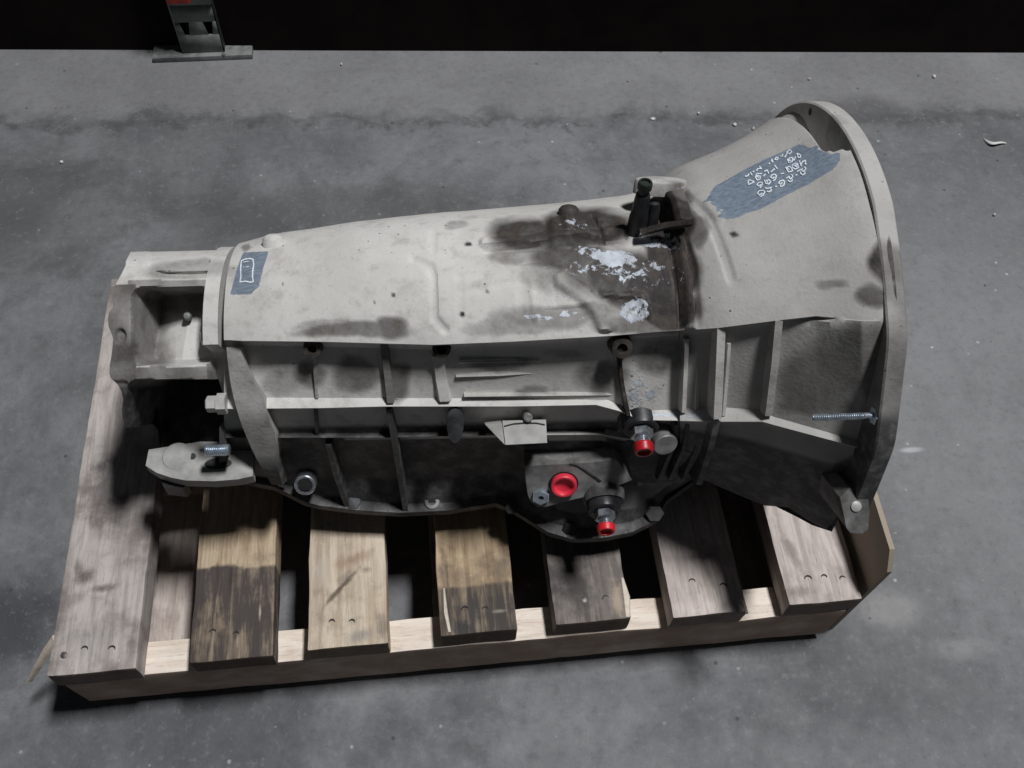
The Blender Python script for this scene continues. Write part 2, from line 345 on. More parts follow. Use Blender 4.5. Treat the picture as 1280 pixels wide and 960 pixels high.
# the base plate passes in front of the dark panel: nothing overlaps
# ------------------------------------------------------------------ pallet
XS = [-.0026, .0915, .149, .2405, .2798, .3694, .4289, .5168, .5605, .6496, .6978, .7865, .8374, .9265]
YS = [-.0036, -.0023, -.0003, .002, .0028, -.0003, .0015]
pal = empty('pallet', (0, 0, 0), 0, 'worn wooden pallet of seven boards under the gearbox', 'pallet')
def MK(x, y, rx, ry, rot, amt, col=(.09, .075, .068)):
    c = at(x, y, ZD); return (c.x, c.y, rx/1090, ry/950, rot, amt, col)
WM = [
 mat_wood('weathered_pale_board', (.54, .49, .465), (.38, .335, .315), (.14, .115, .105), .45, seed=1, marks=[MK(125, 583, 15, 8, 0, .6), MK(140, 575, 8, 9, .3, .5), MK(148, 627, 16, 9, .2, .65), MK(105, 722, 14, 9, .8, .75), MK(130, 735, 18, 5, .1, .8), MK(98, 712, 6, 12, .3, .6), MK(90, 752, 22, 8, .6, .4, (.12, .09, .07)), MK(150, 680, 20, 30, 0, .35, (.2, .17, .16)), MK(110, 800, 40, 20, 0, .3, (.2, .19, .185)), MK(165, 800, 6, 26, 0, .45)]),
 mat_wood('tan_board_dark_end', (.54, .43, .30), (.34, .25, .165), (.12, .085, .065), .3, .105, (.060, .050, .050), 2, marks=[MK(275, 778, 8, 12, 0, .6, (.36, .27, .18)), MK(288, 730, 3, 22, 0, .75, (.05, .035, .03)), MK(272, 715, 2, 18, .1, .6, (.06, .04, .03)), MK(325, 765, 1.5, 10, 0, .8, (.5, .42, .34)), MK(297, 800, 2, 8, 0, .7, (.4, .33, .27))]),
 mat_wood('tan_stained_board', (.66, .56, .44), (.47, .375, .28), (.13, .10, .085), .35, seed=3.3, marks=[MK(424, 737, 36, 3, .82, .85, (.10, .07, .055)), MK(432, 722, 12, 7, .8, .5), MK(440, 700, 26, 9, .3, .55, (.22, .11, .07)), MK(458, 712, 7, 4, 0, .6), MK(402, 715, 14, 22, 0, .5, (.52, .46, .40)), MK(450, 795, 22, 8, .2, .6, (.2, .2, .2)), MK(478, 785, 6, 16, 0, .5)]),
 mat_wood('orange_brown_board', (.55, .42, .275), (.35, .25, .155), (.12, .095, .08), .3, .062, (.055, .05, .05), 4.1, marks=[MK(606, 705, 14, 20, .2, .55, (.13, .09, .065)), MK(625, 720, 10, 26, 0, .5, (.12, .09, .07)), MK(580, 783, 14, 9, 0, .85, (.035, .035, .04)), MK(597, 785, 4, 18, 0, .55, (.38, .31, .23)), MK(560, 730, 2, 34, 0, .55, (.08, .06, .05)), MK(625, 764, 9, 2, 0, .5, (.4, .36, .3))]),
 mat_wood('dark_grey_board', (.25, .22, .20), (.13, .108, .096), (.06, .052, .05), .6, seed=5.2, marks=[MK(772, 750, 9, 24, .1, .8, (.46, .37, .28)), MK(720, 735, 16, 20, .5, .5, (.05, .045, .045)), MK(700, 770, 8, 8, 0, .4, (.3, .25, .22))]),
 mat_wood('pinkish_pale_board', (.68, .60, .56), (.49, .415, .38), (.15, .12, .11), .3, seed=6.4, marks=[MK(885, 715, 5, 30, .2, .4), MK(908, 755, 10, 8, 0, .4)]),
 mat_wood('dusty_pale_board', (.58, .51, .475), (.40, .34, .31), (.16, .13, .12), .3, seed=7.7, marks=[MK(990, 690, 8, 34, .25, .55), MK(1000, 740, 22, 8, 0, .45), MK(1052, 716, 10, 8, 0, .5, (.25, .2, .18)), MK(1020, 652, 12, 10, 0, .4)])]
WL = ['weathered pale board with dark stains', 'tan board with a dark grey painted end', 'tan board with a diagonal dark scratch', 'orange brown board with a dark dirty end', 'dark grey board with a pale split edge', 'clean pinkish pale board with two nails', 'dusty pale board at the end by the bell housing']
def plank(name, a, b, mat, parent, nx=5, ny=36, nz=3, seed=0, amp=.0013, chamf=.0022):
    a, b = V(a), V(b); bm = bmesh.new()
    bmesh.ops.create_cube(bm, size=1)
    for v in bm.verts: v.co = V(((a[i]+b[i])/2+v.co[i]*(b[i]-a[i]) for i in range(3)))
    bmesh.ops.bevel(bm, geom=bm.edges[:], offset=chamf, segments=2, profile=.6, affect='EDGES')
    L = max(range(3), key=lambda i: b[i]-a[i])
    for k in range(1, ny):
        co = V((a+b)/2); co[L] = a[L]+(b[L]-a[L])*k/ny; no = V((0, 0, 0)); no[L] = 1
        bmesh.ops.bisect_plane(bm, geom=bm.verts[:]+bm.edges[:]+bm.faces[:], plane_co=co, plane_no=no)
    for ax in range(3):
        if ax == L: continue
        for k in range(1, 5):
            co = V((a+b)/2); co[ax] = a[ax]+(b[ax]-a[ax])*k/5; no = V((0, 0, 0)); no[ax] = 1
            bmesh.ops.bisect_plane(bm, geom=bm.verts[:]+bm.edges[:]+bm.faces[:], plane_co=co, plane_no=no)
    for v in bm.verts:
        w_ = noise.noise_vector(v.co*V((18, 18, 18))+V((seed*5, 0, 0)))*amp + noise.noise_vector(v.co*70+V((seed*3, 2, 1)))*amp*.6
        v.co += w_
    me = bpy.data.meshes.new(name); bm.to_mesh(me); bm.free(); me.materials.append(mat)
    for p in me.polygons: p.use_smooth = True
    me.set_sharp_from_angle(angle=math.radians(35))
    o = bpy.data.objects.new(name, me); COL.objects.link(o); o.parent = parent; return o
NA = [[(80, 819, 1), (106, 811, 0), (140, 811, 0)], [(266, 790, 0), (295, 792, 0)], [(415, 777, 0), (440, 777, 0)], [(581, 761, 0), (607, 761, 0)], [(730, 750, 1), (757, 748, 0)], [(865, 727, 0), (904, 733, 0)], [(1010, 723, 0), (1030, 721, 0), (1053, 723, 0)]]
BOARDS = []
for i in range(7):
    dz = [0, 0, 0, 0, 0, 0, 0][i]
    bo = plank('deck_board', (XS[2*i], YS[i], ZD-.038), (XS[2*i+1], .56+YS[i]*2, ZD), WM[i], pal, seed=i)
    bo['label'] = WL[i]; BOARDS.append(bo)
    for (x, y, k) in NA[i]:
        c = at(x, y, ZD)
        b = MB()
        if k: b.lathe(c+V((0, 0, -.004)), (0, 0, 1), [(.0038, 0), (.0038, .0050), (.003, .0054), (0, .0055)], 12)
        else:
            rr = random.uniform(.0034, .0046); a0_ = random.uniform(-.3, .3); L1, L2 = [], []
            for q_ in range(13):
                a = a0_+math.pi*(-.08+1.16*q_/12); tt = .0005+.0017*math.sin(math.pi*q_/12)
                L1.append(c+V((math.cos(a)*rr, math.sin(a)*rr*.9, .0011))); L2.append(c+V((math.cos(a)*(rr-tt), math.sin(a)*(rr-tt)*.9, .0007)))
            b.grid([L1, L2])  # dark crescent paints the shade on the far wall of a nail dent
        b.obj('nail', M['nail'] if k else M['dent_shade'], bo, 30, False)
sm1 = mat_wood('fresh_pale_stringer', (.86, .765, .67), (.72, .61, .51), (.45, .34, .26), .15, seed=9, axis='x', face=(.33, .225, .17))  # face colour paints the shaded front side browner
sm2 = mat_wood('brown_stringer', (.45, .35, .27), (.28, .2, .15), (.12, .09, .07), .3, seed=11, axis='x')
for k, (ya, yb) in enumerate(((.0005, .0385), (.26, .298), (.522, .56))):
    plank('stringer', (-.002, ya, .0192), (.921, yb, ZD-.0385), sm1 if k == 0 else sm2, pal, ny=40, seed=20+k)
bm_ = mat_wood('pinkish_bottom_board', (.60, .52, .47), (.42, .35, .31), (.2, .16, .14), .2, seed=13)
for k, (xa, xb) in enumerate(((.058, .150), (.42, .51), (.80, .895))):
    plank('bottom_board', (xa, .012, 0.0005), (xb, .55, .0188), bm_ if k == 0 else WM[0], pal, seed=30+k)
# thin splinter peeling off the left board
sp = MB(); a_ = at(66, 799, ZD-.004); e_ = at(34, 852, .075)
dr = (e_-a_).normalized(); sp.sweep([a_, a_.lerp(e_, .3)+V((0, 0, .003)), a_.lerp(e_, .7)+V((0, 0, .002)), e_], dr.cross(V((0, 0, 1))), dr.cross(V((0, 0, 1))).cross(dr)*(1 if dr.cross(V((0, 0, 1))).cross(dr).z > 0 else -1), .0085, .005, taper=[1.1, 1, .8, .3])
sp.obj('splinter', M['splint'], BOARDS[0], 30, False)
# dark check on board 3, pale split slivers on boards 4, 5, 6
for bi, pts, wd in ((3, [(555, 735), (557, 765), (562, 790)], .005), (4, [(778, 722), (783, 745), (785, 771)], .008), (5, [(921, 738), (929, 752), (934, 766)], .005)):
    b = MB(); b.sweep([at(x, y, ZD+.0012) for x, y in pts], (1, 0, 0), (0, 0, 1), wd, .004, taper=[.4, 1, .7]); b.obj('sliver', M['splint'], BOARDS[bi], 30, False)
# ------------------------------------------------------------------ tan end panel
b = MB(); Xp = .935
b.prism([(Xp, .010, .001), (Xp, .010, .208), (Xp, .028, .231), (Xp, .30, .244), (Xp, .30, .001)], (.006, 0, 0))
pn = b.obj('end_panel', M['card'], None, 30, False); tag(pn, 'plain tan fibreboard panel standing upright at the right end of the pallet', 'panel')
# ------------------------------------------------------------------ loose bits on the floor
def chip(x, y, r, label, h=.006, el=1, mat='chip', rz=0):
    c = at(x, y, .0); bm = bmesh.new(); bmesh.ops.create_icosphere(bm, subdivisions=2, radius=1)
    for v in bm.verts:
        k = 1+.35*noise.noise(v.co*1.7+V((x, y, 0))); v.co = V((v.co.x*r*.75*el*k, v.co.y*r*.75*k, max(0, (v.co.z*.5+.5))*h*k))
    me = bpy.data.meshes.new('debris_chip'); bm.to_mesh(me); bm.free(); me.materials.append(M[mat])
    o = bpy.data.objects.new('debris_chip', me); COL.objects.link(o); o.location = c; o.rotation_euler = (0, 0, rz); tag(o, label, 'debris', 'white crumbs on the floor')
chip(918, 157, .0045, 'largest white crumb on the floor left of the bell housing rim'); chip(941, 162, .0034, 'small white crumb right beside the larger crumb by the bell rim')
chip(1160, 61, .011, 'pale scrap lying at the edge of the dark void at upper right', .010, 1.3); chip(1167, 97, .0045, 'white crumb on the floor below the pale scrap')
chip(873, 143, .0032, 'tiny white crumb nearest the stain border above the vent cap'); chip(816, 149, .004, 'faint pale crumb on the stain border above the gearbox middle', .003, 1.6)
chip(78, 204, .004, 'lone white crumb on the dark floor at upper left'); chip(1242, 270, .003, 'tiny white crumb at the far right edge of the floor')
chip(427, 82, .003, 'white crumb on the light floor right of the base plate'); chip(1011, 100, .003, 'white crumb between dark void and bell housing')
b = MB(); pts = []
for k in range(9):
    a = k/8; p = at(1230+a*28, 173+a*8+math.sin(a*5)*2.5, .003+.005*math.sin(a*3.1)); pts.append(p)
b.sweep(pts, (.3, 1, 0), (0, 0, 1), .005, .0012, taper=[.3, .7, 1, 1.1, 1, .9, .8, .6, .3]); cs = b.obj('wood_shaving', M['chip'], None, 40, False)
tag(cs, 'thin pale curled shaving on the floor at far right', 'shaving')

# ------------------------------------------------------------------ GEARBOX
G = empty('gearbox', (.85819, .25060, .11453), TH, 'large dusty aluminium gearbox lying on the wooden pallet with bell housing at right', 'gearbox')
G.scale = (1.03, 1.03, 1.03)
# --- wear masks: stains, peeled paint and blue paint that stay on the metal, plus painted shade (position along axis, position round the casing)
def blob(x, y, rx, ry, s, q=None, rot=0):
    if q is None: q = .125 if y < 428 else .08
    c = P(x, y, q); dx = P(x+10, y, q); k = (dx-c).x/10
    p = pq(c)[0]; return (c.x, p, rx*k, ry*k, s, rot)
OIL = [blob(*b_) for b_ in [
 (660, 288, 54, 30, .78), (735, 280, 72, 34, .80), (640, 318, 34, 14, .45), (715, 320, 64, 24, .74), (760, 340, 70, 30, .7), (690, 345, 55, 22, .36),
 (835, 330, 34, 62, 1.0), (830, 385, 40, 32, .95), (780, 350, 64, 44, .8), (818, 362, 44, 48, 1.0), (700, 395, 90, 18, .5), (640, 408, 70, 12, .38), (800, 405, 70, 14, .6), (835, 275, 40, 34, .9), (855, 250, 20, 32, .6), (868, 290, 14, 20, .6),
 (440, 414, 84, 11, .6), (490, 410, 26, 17, .66), (400, 408, 40, 10, .38), (570, 272, 18, 7, .35),
 (1088, 330, 22, 30, .9, .19), (1070, 372, 22, 16, .65, .19), (1028, 356, 18, 9, .45, .19), (1105, 400, 18, 60, .9, .2),
 (1060, 450, 70, 50, .50, .16), (1010, 470, 52, 48, .48, .15), (1085, 490, 40, 30, .72, .15), (1000, 505, 45, 14, .5, .13),
 (1030, 158, 12, 16, .7, .12), (385, 470, 26, 22, .55), (350, 480, 30, 22, .35), (448, 470, 34, 26, .56), (497, 478, 18, 30, .6), (620, 453, 44, 9, .5), (665, 488, 24, 8, .5), (748, 470, 36, 26, .55), (818, 446, 34, 28, .5), (700, 440, 30, 8, .35),
 (230, 335, 70, 16, .4, .09), (300, 305, 8, 6, .5, .08), (925, 292, 5, 4, .8, .17), (495, 369, 4, 3, .8), (470, 381, 3, 3, .7), (584, 304, 4, 3, .8), (578, 393, 4, 4, .9), (613, 366, 3, 3, .6), (346, 350, 3, 2, .6)]]
PEEL = [blob(*b_) for b_ in [(773, 322, 24, 13, .75), (742, 318, 22, 10, .5), (822, 300, 32, 10, .6, .14, -.3), (790, 338, 50, 14, .40), (735, 338, 40, 12, .36), (834, 300, 12, 14, .6), (790, 390, 24, 17, .62), (668, 346, 30, 16, .34), (705, 365, 26, 10, .36), (690, 393, 46, 5, .55), (700, 402, 80, 4, .3), (838, 345, 18, 14, .30), (795, 352, 40, 16, .34), (845, 375, 20, 20, .22), (800, 497, 30, 18, .5, .09), (790, 470, 12, 26, .42, .09), (845, 520, 60, 8, .55, .095), (722, 278, 24, 14, .40)]]
BLUE = [blob(*b_) for b_ in [(978, 218, 88, 31, 1, .175, .50)]]
BLUEPOLY = [P(x, y, .172) for x, y in [(903, 234), (920, 217), (955, 198), (989, 180), (1022, 168), (1034, 178), (1038, 176), (1040, 186), (1052, 190), (1051, 200), (1042, 211), (1015, 228), (989, 241), (960, 257), (942, 264), (920, 270), (912, 262)]]
BLUEPOLY2 = [P(x, y, .098) for x, y in [(293, 311), (329, 311), (327, 330), (324, 358), (314, 368), (287, 368)]]
def inpoly(x, y, poly):
    c = False; n = len(poly); dm = 1e9
    for i in range(n):
        x1_, y1_ = poly[i]; x2_, y2_ = poly[(i+1) % n]
        if (y1_ > y) != (y2_ > y) and x < (x2_-x1_)*(y-y1_)/(y2_-y1_)+x1_: c = not c
        ex, ey = x2_-x1_, y2_-y1_; t_ = max(0, min(1, ((x-x1_)*ex+(y-y1_)*ey)/(ex*ex+ey*ey))); dm = min(dm, math.hypot(x-x1_-t_*ex, y-y1_-t_*ey))
    return dm if c else -dm
BP = [[(v.x, pq(v)[0]) for v in BLUEPOLY], [(v.x, pq(v)[0]) for v in BLUEPOLY2]]
GR = [(-.9, .090), (-.62, .078), (-.4, .080), (-.2, .082), (-.1, .100), (-.03, .122), (0, .10)]  # grime starts under the strip, where its shade is painted in too
def wear_shade(v):                                  # v in axis coords
    s = v[0]; p, q = pq(v)
    wv = noise.noise_vector(V((s, p, q))*22)*.006 + noise.noise_vector(V((s, p, q))*70)*.0025
    s2, p2 = s+wv.x, p+wv.y
    def ev(lst):
        a = 0
        for (bs, bp, rx, ry, st, rot) in lst:
            dx, dy = s2-bs, p2-bp
            if abs(dx) > rx*1.6+ry or abs(dy) > ry*1.6+rx*abs(rot): continue
            if rot: cr, sr = math.cos(rot), math.sin(rot); dx, dy = dx*cr-dy*sr, dx*sr+dy*cr
            d = math.sqrt((dx/rx)**2+(dy/ry)**2); a = max(a, st*(1-smooth(.62, 1.18, d)))
        return a
    front = q > -.02
    oil = ev(OIL) if front else .5
    peel = ev(PEEL) if front else 0
    blue = 0
    tb = (.07*s+.11*p)/.13; wb = noise.noise(V((tb*330, 0, 7)))*.009+noise.noise(V((s*120, p*120, 5)))*.0015
    if q > .03:
        for bi_, po in enumerate(BP):
            if min(a[0] for a in po)-.01 < s < max(a[0] for a in po)+.01:
                blue = max(blue, .5+inpoly(s+(wb*.84 if bi_ == 0 else 0), p-(wb*.54 if bi_ == 0 else 0), po)/.006)
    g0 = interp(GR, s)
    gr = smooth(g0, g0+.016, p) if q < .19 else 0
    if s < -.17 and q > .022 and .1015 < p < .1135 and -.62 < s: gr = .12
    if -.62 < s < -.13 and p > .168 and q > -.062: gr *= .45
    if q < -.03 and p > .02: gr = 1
    return (oil, peel, max(0, min(1, blue)), gr)
def paint(o, extra=None):
    me = o.data; at_ = me.attributes.new('wear_shade', 'FLOAT_COLOR', 'POINT')
    for i, v in enumerate(me.vertices):
        c = wear_shade(V((v.co.x, v.co.y, v.co.z-HZ)))
        if extra: c = tuple(max(a, b_) if b_ is not None and b_ >= 0 else a for a, b_ in zip(c, extra))
        at_.data[i].color = c
    return o
# --- relief on the top skin: (points in px, half width m, height m)
def feat(pts, q, hw, amp, flat=False):
    L_ = [P(x, y, q) for x, y in pts]; return ([(v.x, pq(v)[0]) for v in L_], hw, amp, flat)
REL = [feat([(516, 322), (538, 332), (541, 345), (543, 398), (556, 412)], .125, .004, -.0022), feat([(540, 285), (540, 310)], .125, .004, -.001),
 feat([(574, 345), (650, 338)], .13, .003, -.0007), feat([(574, 345), (575, 395)], .13, .004, -.0007), feat([(650, 338), (652, 392)], .13, .004, -.0007), feat([(578, 365), (640, 352)], .13, .003, -.0008), feat([(664, 350), (668, 398)], .13, .003, .0014), feat([(335, 345), (515, 324)], .12, .003, -.0008), feat([(540, 318), (600, 314)], .125, .003, -.0008),
 feat([(607, 309), (700, 305), (740, 302), (785, 293)], .13, .0035, -.0035), feat([(607, 300), (700, 296), (745, 292), (785, 284)], .13, .005, .004),
 feat([(655, 334), (690, 332), (712, 342), (738, 362), (757, 384), (764, 414)], .13, .003, -.0018), feat([(704, 350), (728, 366), (748, 388), (756, 408)], .13, .009, .005),
 feat([(674, 356), (712, 352)], .13, .002, -.0008), feat([(680, 388), (735, 385)], .13, .002, -.0010), feat([(693, 352), (694, 380)], .13, .002, -.0007), feat([(752, 368), (800, 371), (806, 395)], .13, .003, .0022),
 feat([(722, 262), (727, 290)], .125, .012, .005), feat([(705, 270), (702, 295)], .125, .010, .004), feat([(750, 262), (757, 300)], .13, .003, -.003),
 feat([(846, 235), (853, 280), (856, 330), (858, 380), (860, 412)], .15, .0055, .004), feat([(838, 240), (845, 290), (848, 340), (850, 380), (850, 408)], .145, .004, -.0035),
 feat([(868, 290), (872, 330), (874, 398)], .165, .003, -.003), feat([(884, 228), (900, 262), (911, 320), (916, 348)], .175, .004, -.0018),
 feat([(905, 248), (912, 262)], .175, .005, .0015)]
POCK = P(1028, 152, .11); POCK = (POCK.x, pq(POCK)[0])
def relief(s, p):
    r = 0
    for pts, hw, amp, fl_ in REL:
        if not (min(a[0] for a in pts)-hw*3 < s < max(a[0] for a in pts)+hw*3): continue
        d = 1e9
        for (x1_, y1_), (x2_, y2_) in zip(pts, pts[1:]):
            ex, ey = x2_-x1_, y2_-y1_; L2 = ex*ex+ey*ey; t_ = max(0, min(1, ((s-x1_)*ex+(p-y1_)*ey)/L2)); d = min(d, math.hypot(s-x1_-t_*ex, p-y1_-t_*ey))
        if d < hw*2.2: r += amp*(1-smooth(hw*.5, hw*1.3, d))
    r += noise.noise(V((s, p, 0))*14)*.0011 + noise.noise(V((s, p, 3))*45)*.0005
    return r
RS = [(-.75, .095), (-.63, .099), (-.60, .104), (-.56, .114), (-.45, .1265), (-.38, .1315), (-.32, .1345), (-.23, .141), (-.19, .146), (-.165, .153), (-.145, .170), (-.10, .188), (-.06, .2058), (-.045, .216), (-.03, .2262), (-.016, .2315)]
RS.append((.03, .2385))
def rad(s): return sum(interp(RS, s+d*.004) for d in (-3, -2, -1, 0, 1, 2, 3))/7

def build_body(name, xs, E0, rows_front, bottom, arc_deg=172, narc=150, rmul=1.0, dispf=True, fine=3):
    """closed casting: arc over the back plus the stepped near side; each row is (y table, q table)"""
    NC = len(xs); arc = [[] for _ in range(narc)]
    front = [[] for _ in rows_front]; bot = [[] for _ in range(len(bottom))]
    for x in xs:
        y = interp(E0, x); e = P(x, y, .13)
        for _ in range(4): e = P(x, y, rad(e.x)*rmul)
        s = e.x; r = rad(s)*rmul; p0, q0 = pq(e); al0 = math.atan2(-p0, q0)
        for k in range(narc):
            f_ = k/(narc-1); al = al0+(math.radians(arc_deg)-al0)*(f_**1.15)
            p = -r*math.sin(al); rr = r
            if dispf and al < 2.0:
                arcp = p
                rr = r+relief(s, p)*smooth(0, .02, al+.004)
                if abs(s-POCK[0]) < .05:
                    rr -= .042*(1-smooth(.008, .019, abs(s-POCK[0])))*smooth(-.158, -.164, p)*smooth(-.235, -.2, p)
            arc[k].append(V((s, 0, 0))+EP*(-rr*math.sin(al))+EQ*(rr*math.cos(al)))
        for i, (yt, qt) in enumerate(rows_front): front[i].append(P(x, interp(yt, x), interp(qt, x)))
        for i, (vv, hh) in enumerate(bottom): bot[i].append(V((front[-1][-1].x if False else s, interp(vv, s), interp(hh, s))))
    # refine near-side faces between feature rows so the stains have vertices to live on
    fr = []
    prev = arc[0]
    for rw in front:
        gap = max((a-b_).length for a, b_ in zip(prev, rw)); n = max(1, min(14, int(gap/.005)))
        for k in range(1, n+1): fr.append([a.lerp(b_, k/n) for a, b_ in zip(prev, rw)])
        prev = rw
    rows = arc[::-1]+fr+bot
    return rows
def T(*a): return [(a[i], a[i+1]) for i in range(0, len(a), 2)]
XM = [280+(866-280)*i/232 for i in range(233)]
E0 = T(286, 425, 303, 426, 400, 427, 541, 431, 640, 427, 760, 420, 820, 415, 897, 410, 968, 401, 1020, 395, 1077, 400)
def off(tab, d): return [(x, y+d) for x, y in tab]
qE = T(286, .096, 340, .108, 400, .116, 480, .120, 560, .125, 640, .128, 770, .136, 866, .150)
S0y = T(286, 497, 640, 498, 700, 499, 760, 500, 790, 514, 866, 511); S1y = T(286, 511, 400, 510, 480, 508, 640, 508, 745, 506, 775, 514, 800, 525, 866, 526)
S0q = T(286, .064, 340, .068, 400, .072, 480, .077, 640, .079, 770, .082, 866, .092)
L0y = T(286, 541, 480, 541, 560, 539, 640, 538, 750, 537, 800, 545, 866, 560); L1y = off(L0y, 6)
D1y = T(286, 588, 345, 592, 450, 598, 560, 598, 630, 592, 660, 600, 820, 605, 866, 590)
ROy = T(286, 600, 345, 612, 380, 630, 400, 635, 450, 641, 500, 644, 560, 641, 620, 632, 640, 640, 685, 668, 716, 677, 754, 675, 790, 668, 822, 652, 832, 630, 866, 605)
RIy = T(286, 592, 345, 600, 380, 614, 400, 620, 450, 626, 500, 630, 560, 628, 620, 619, 640, 626, 685, 652, 716, 661, 754, 658, 790, 652, 822, 636, 832, 620, 866, 600)
RIq = T(286, -.055, 345, -.048, 500, -.047, 620, -.048, 700, -.034, 790, -.034, 866, -.055)
FR = [(off(E0, 1.5), [(x, q-.012) for x, q in qE]), (off(E0, 6), [(x, q-.0185) for x, q in qE]),
      (S0y, S0q), (S1y, [(x, q+.005) for x, q in S0q]), (off(S1y, 1.2), [(x, q-.012) for x, q in S0q]),
      (L0y, T(286, .030, 400, .038, 866, .042)), (L1y, T(286, .036, 400, .045, 866, .049)), (off(L1y, 1.2), T(286, .02, 866, .028)),
      (D1y, T(286, -.03, 640, -.035, 700, -.02, 800, -.02, 866, -.02)), (RIy, RIq), (off(ROy, -3), [(x, q+.004) for x, q in RIq]), (ROy, [(x, q+.0005) for x, q in RIq]), (off(ROy, 2), [(x, q-.022) for x, q in RIq])]
BOT = [(T(-.8, -.04, 0, -.05), T(-.8, -.178, 0, -.178)), (T(-.8, .07, 0, .08), T(-.8, -.17, 0, -.17))]
rows = build_body('main_case', XM, E0, FR, BOT)
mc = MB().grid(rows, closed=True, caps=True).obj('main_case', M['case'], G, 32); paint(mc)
# --- bell housing
XB = [850+(1122-850)*i/130 for i in range(131)]
qB = T(850, .153, 866, .160, 900, .174, 968, .193, 1020, .206, 1077, .2262, 1122, .2315)
FB = [(off(E0, 1.5), [(x, q-.010*(1-smooth(1000, 1077, x))) for x, q in qB]), (off(E0, 6), [(x, q-.016*(1-smooth(930, 1077, x))-.001) for x, q in qB]),
      (T(850, 511, 891, 508, 953, 513, 967, 521, 1090, 556, 1122, 566), T(850, .096, 900, .114, 968, .138, 1020, .158, 1090, .178, 1122, .188)),
      (T(850, 526, 891, 527, 953, 527, 967, 531, 1090, 564, 1122, 574), T(850, .101, 900, .119, 968, .143, 1020, .162, 1090, .181, 1122, .190)),
      (T(850, 527.5, 891, 528.5, 953, 528.5, 967, 532, 1090, 565, 1122, 575), T(850, .086, 900, .104, 968, .130, 1020, .152, 1090, .176, 1122, .187)),
      (T(850, 545, 900, 550, 968, 557, 1020, 572, 1090, 588, 1122, 594), T(850, .070, 900, .088, 968, .114, 1020, .140, 1090, .168, 1122, .178)),
      (T(850, 562, 900, 572, 968, 585, 1020, 600, 1090, 608, 1122, 606), T(850, .046, 900, .058, 968, .086, 1020, .116, 1122, .156)),
      (T(850, 578, 900, 592, 968, 612, 1020, 630, 1055, 637, 1075, 628, 1122, 605), T(850, .014, 900, .026, 968, .056, 1020, .088, 1122, .14)),
      (T(850, 592, 880, 600, 905, 611, 940, 626, 956, 632, 985, 634, 1010, 650, 1032, 661, 1055, 664, 1075, 640, 1122, 600), T(850, -.02, 940, 0, 1040, .07, 1122, .12)),
      (T(850, 590, 880, 597, 905, 607, 940, 620, 985, 628, 1032, 652, 1055, 655, 1075, 632, 1122, 596), T(850, -.06, 940, -.05, 1040, .02, 1122, .06))]
BB = [(T(-.2, -.06, 0, -.12), T(-.2, -.16, 0, -.180)), (T(-.2, .06, 0, .08), T(-.2, -.165, 0, -.183))]
rows = build_body('bell_housing', XB, E0, FB, BB)
for rw in rows:
    for v in rw: v.x = min(v.x, -.004); v.z = max(v.z, -.184)
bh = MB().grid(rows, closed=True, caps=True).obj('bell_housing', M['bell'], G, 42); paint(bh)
# flange ring with flats, open bottom corner and bolt holes
def ring(s0, s1, ro_, ri_, n=160):
    mb = MB(); rws = []
    for (s, r) in ((s0, ri_), (s0, ro_-.0015), (s0+.0015, ro_), (s1-.0015, ro_), (s1, ro_-.0015), (s1, ri_)):
        rw = []
        for k in range(n+1):
            a = 2*math.pi*k/n; d = V((0, math.cos(a), math.sin(a))); rr = r
            if r > .22:
                bumps = sum(math.exp(-((math.degrees(a)-c_+180) % 360-180)**2/30.) for c_ in (28, 62, 98, 128, 152, 176, 205, 236, 304, 335, 0))
                rr = r-.0035+.0035*min(1, bumps) if 100 < math.degrees(a) < 360 else r
                pm = .176
                if rr*EP.dot(d) > pm: rr = pm/EP.dot(d)
                h_ = rr*d.z
                if h_ < -.2046: rr = min(rr, max(.2046, .2046/abs(d.z)))
            rw.append(V((s, 0, 0))+d*rr)
        rws.append(rw)
    return mb.grid(rws, closed=True)
fg = ring(-.018, 0, .2353, .185).obj('flange', M['bell'], bh, 40); paint(fg)
for i, v in enumerate(fg.data.vertices):
    p = pq(V((0, v.co.y, v.co.z-HZ)))[0]; c = fg.data.attributes['wear_shade'].data[i].color
    fg.data.attributes['wear_shade'].data[i].color = (max(min(c[0], .5), .42+.3*noise.noise(V((p*14, v.co.x*30, 0)))) if p > -.06 else c[0]*.5, 0, 0, max(c[3], smooth(.055, .10, p)))
for al in (71,):
    c = V((-.0182, 0, 0))+EP*(-.226*math.sin(math.radians(al)))+EQ*(.226*math.cos(math.radians(al)))
    b = MB(); b.lathe(c, (-1, 0, 0), [(.0036, -.004), (.0036, .0003), (0, .0004)], 16); b.obj('bolt_hole', M['hole'], bh, 30)
# bottom lug of the bell
c = PH(1066, 640, -.17); d0 = P(1050, 622, .02)
b = MB(); pts = [P(x, y, .168) for x, y in ((1050, 622), (1054, 640), (1058, 660), (1063, 666), (1078, 667), (1085, 662), (1087, 640), (1085, 620), (1078, 612), (1062, 610))]
b.prism(pts, V((0, .07, -.05)))
b.obj('lug', M['brack'], bh, 30)
b = MB(); b.lathe(P(1070, 633, .1685), EQ, [(.005, -.01), (.005, .001), (.003, .002), (0, .002)], 14); b.obj('dowel', M['bright'], bh, 30)
